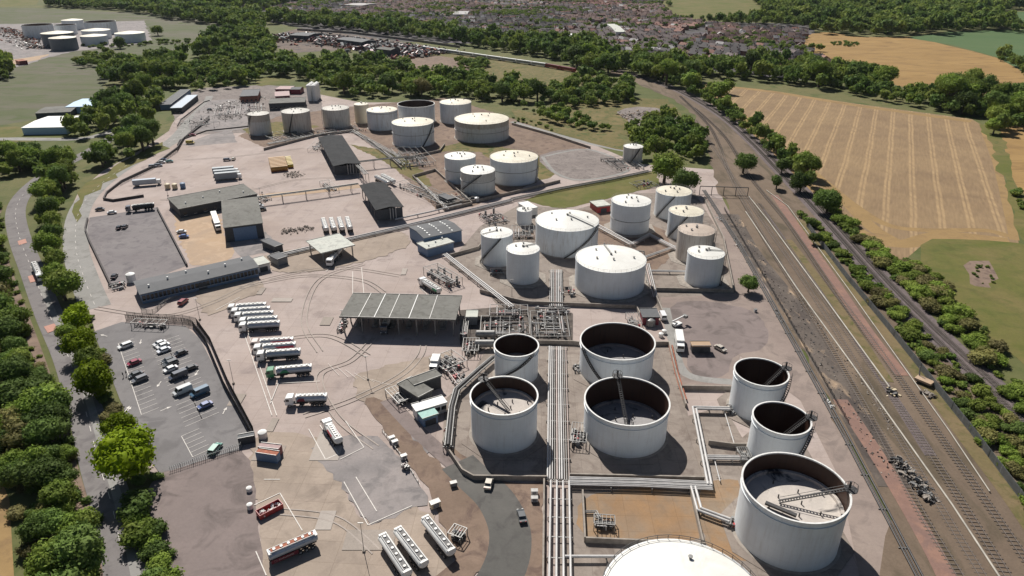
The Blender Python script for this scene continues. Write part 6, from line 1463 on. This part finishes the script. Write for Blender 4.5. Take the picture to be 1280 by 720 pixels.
for ci, (cx, cy, ca, cm) in enumerate(cells):
    ux, uy = math.cos(ca), math.sin(ca); n = 30
    for i in range(-n, n+1):
        for j in range(-15, 16):
            x = cx+ux*i*10.5-uy*(j*21); y = cy+uy*i*10.5+ux*j*21
            if y > 2350: continue
            x += rh_.uniform(-1.5,1.5); y += rh_.uniform(-1.5,1.5)
            if rh_.random() < .14 or not inpoly(x, y, pgt[0]) or any(inpoly(x, y, g) for g in pgg) or cellof(x, y) != ci: continue
            px, py = P(x, y, 4)
            if -60 < px < 1340 and py > -40: HS.append((x, y, ca+(math.pi/2 if rh_.random() < .12 else 0)+rh_.uniform(-.05,.05), rh_.random(), cm, j % 2))
HS.sort(key=lambda h: depth(h[0], h[1]))
HV = [house_arrays(9.5,8.5,5.2,2.6), house_arrays(13,8,5.0,2.4), house_arrays(8,7.5,5.4,3.0), house_arrays(22,9,5.4,2.4)]
def hpick(h):
    i = 3 if h[3] < .04 else (0,1,2)[int(h[3]*1000) % 3]
    rm = h[4] if h[3] < .7 else int(h[3]*100) % 4
    if h[3] > .955: rm = 4
    return i, rm, 5+(int(h[3]*977) % 2 if h[3] < .5 else 0)
hm_cache = {}
def area(px, py):
    a = 'left' if px < 480 else 'middle' if px < 800 else 'right'
    return a
def hw(hh): return {5:0,6:1}[hh]
LBL = {('left',0):'brick house with a pitched roof in the left part of the distant town',('middle',0):'brick house with a pitched roof in the middle of the distant town',('right',0):'brick house with a pitched roof on the right side of the distant town near the fields'}
mats_h = HM+[M['brick_house'], M['render_house'], M['glass']]
for h in HS[:290]:
    i, rm, wm = hpick(h); k = (i, rm, wm)
    if k not in hm_cache:
        v, wl, rf, cf, wn = HV[i]; m_ = MB()
        m_.v = [tuple(q) for q in v]
        for f in wl: m_.f.append(list(dict.fromkeys(f))); m_.m.append(1); m_.s.append(False)
        for f in cf: m_.f.append(list(f)); m_.m.append(2); m_.s.append(False)
        for f in wn: m_.f.append(list(f)); m_.m.append(3); m_.s.append(False)
        wo = m_.build('walls', [HM[rm], mats_h[wm], M['brick_house'], M['glass']])
        r_ = MB(); r_.v = [tuple(q) for q in v[10:16]]; r_.f = [[i_-10 for i_ in f] for f in rf]; r_.m = [0,0]; r_.s = [False,False]
        ro = r_.build('roof', [HM[rm]]); hm_cache[k] = (wo.data, ro.data); bpy.data.objects.remove(wo); bpy.data.objects.remove(ro)
    px, py = P(h[0], h[1]); ar = area(px, py)
    roofn = ('brown-roofed','grey-roofed','red-roofed','dark-roofed','pale-roofed')[rm]
    t = thing('house', f'{roofn} {"rendered" if wm == 6 else "brick"} house in the {ar} of the town edge nearest the terminal', 'house', (h[0],h[1],0), h[2], f'{roofn} houses on the {ar} of the near town edge')
    for nm, me in zip(('walls','roof'), hm_cache[k]): o = bpy.data.objects.new(nm, me); COL.objects.link(o); o.parent = t
Vs = []; Fs = []; Ms = []; o = 0
for h in HS[290:]:
    i, rm, wm = hpick(h); v, wl, rf, cf, wn = HV[i]; ca, sa = math.cos(h[2]), math.sin(h[2])
    Vs.append(np.stack([v[:,0]*ca-v[:,1]*sa+h[0], v[:,0]*sa+v[:,1]*ca+h[1], v[:,2]], 1))
    for fs, mi in ((wl, wm), (rf, rm), (cf[:5], 5)):
        for f in fs: Fs.append([q+o for q in dict.fromkeys(f)]); Ms.append(mi)
    o += len(v)
me = bpy.data.meshes.new('town_houses'); me.from_pydata(np.concatenate(Vs).tolist(), [], Fs)
for mt in mats_h: me.materials.append(mt)
me.polygons.foreach_set('material_index', Ms); me.update()
ob = bpy.data.objects.new('town_houses', me); COL.objects.link(ob); tag(ob, 'massed houses of the distant town beyond the nearest rows', 'town houses', None, 'stuff')
print('HOUSES', len(HS))
# garden and street trees in the town
rt = random.Random(4)
for h in HS:
    if rt.random() < .42:
        x = h[0]+rt.uniform(-10,10); y = h[1]+rt.choice((-1,1))*rt.uniform(7,11); R = rt.uniform(2.8,5.6)
        TREES.append(dict(x=x, y=y, R=R, h=R*2.1, mat='leaf', label='garden tree', group='g', kind='tree', size=0.1, name=None, force=False))
for k in range(110):   # thicker clumps within the town
    h = HS[int(rt.random()*len(HS))]
    for _ in range(rt.randrange(6, 26)):
        TREES.append(dict(x=h[0]+rt.gauss(0,22), y=h[1]+rt.gauss(0,16), R=rt.uniform(4,7), h=12, mat='leaf', label='', group='g', kind='tree', size=.1, name=None, force=False))
for k, (A, B, C, hh, rf, wl, lb) in enumerate((((566,18),(584,18),(567,14),8,'pale_roofing','greywall','large pale-roofed works hall in the far town'),((700,46),(724,46),(702,42),8,'white','white','pale flat-roofed school beside the playing field'),((770,40),(782,40),(772,30),8,'roof_pale','white','pale-roofed hall among the town houses'),((430,6),(452,7),(432,3),8,'pale_roofing','greywall','pale industrial unit at the top left of the town'))):
    shed(lb, A, B, C, hh, rf, wl, gable=1.2, name='town_hall_building', grp='large buildings of the town')
realise()
# ------------------------------------------------------------------ camera, light, sky
cam = bpy.data.cameras.new('camera'); co = bpy.data.objects.new('camera', cam); COL.objects.link(co); sc.camera = co
cam.sensor_width = 36; cam.lens = 36*F/1280; cam.clip_start = 1; cam.clip_end = 20000
co.location = (0,0,H); co.rotation_euler = (math.radians(90)-TH, 0, 0)
EL, AZ = math.radians(46.5), math.radians(-20)      # sun beyond the terminal, a little to the left
S = Vector((math.sin(AZ)*math.cos(EL), math.cos(AZ)*math.cos(EL), math.sin(EL)))
sl = bpy.data.lights.new('sun', 'SUN'); sl.energy = 5.0; sl.angle = math.radians(.5); sl.color = (1, .96, .90)
so = bpy.data.objects.new('sun', sl); COL.objects.link(so); so.rotation_euler = (-S).to_track_quat('-Z', 'Y').to_euler(); so.location = (0,0,300)
w = bpy.data.worlds.new('World'); sc.world = w; w.use_nodes = True; nt = w.node_tree
sky = nt.nodes.new('ShaderNodeTexSky'); sky.sky_type = 'NISHITA'; sky.sun_disc = False; sky.sun_elevation = EL; sky.sun_rotation = AZ
sky.air_density = 1.0; sky.dust_density = 1.0; sky.ozone_density = 1.2
nt.links.new(sky.outputs[0], nt.nodes['Background'].inputs[0]); nt.nodes['Background'].inputs[1].default_value = .040
sc.view_settings.view_transform = 'Standard'; sc.view_settings.look = 'None'; sc.view_settings.exposure = 0.3; sc.view_settings.gamma = 1; sc.view_settings.use_curve_mapping = False
sc.cycles.max_bounces = 6; sc.cycles.diffuse_bounces = 3; sc.cycles.transparent_max_bounces = 6; sc.cycles.use_denoising = True
if HAZE:
    hz = MB().box(-3500, 3500, -400, 5200, -1.0, 140).build('haze', bpy.data.materials.new('haze')); hz['kind'] = 'stuff'
    m = hz.data.materials[0]; m.use_nodes = True; m.node_tree.nodes.clear(); k = N(m.node_tree)
    v = k.n('ShaderNodeVolumePrincipled'); v.inputs['Color'].default_value = (.78,.86,.97,1); v.inputs['Density'].default_value = HAZE; v.inputs['Anisotropy'].default_value = .3
    k.L(v.outputs[0], k.n('ShaderNodeOutputMaterial').inputs['Volume'])
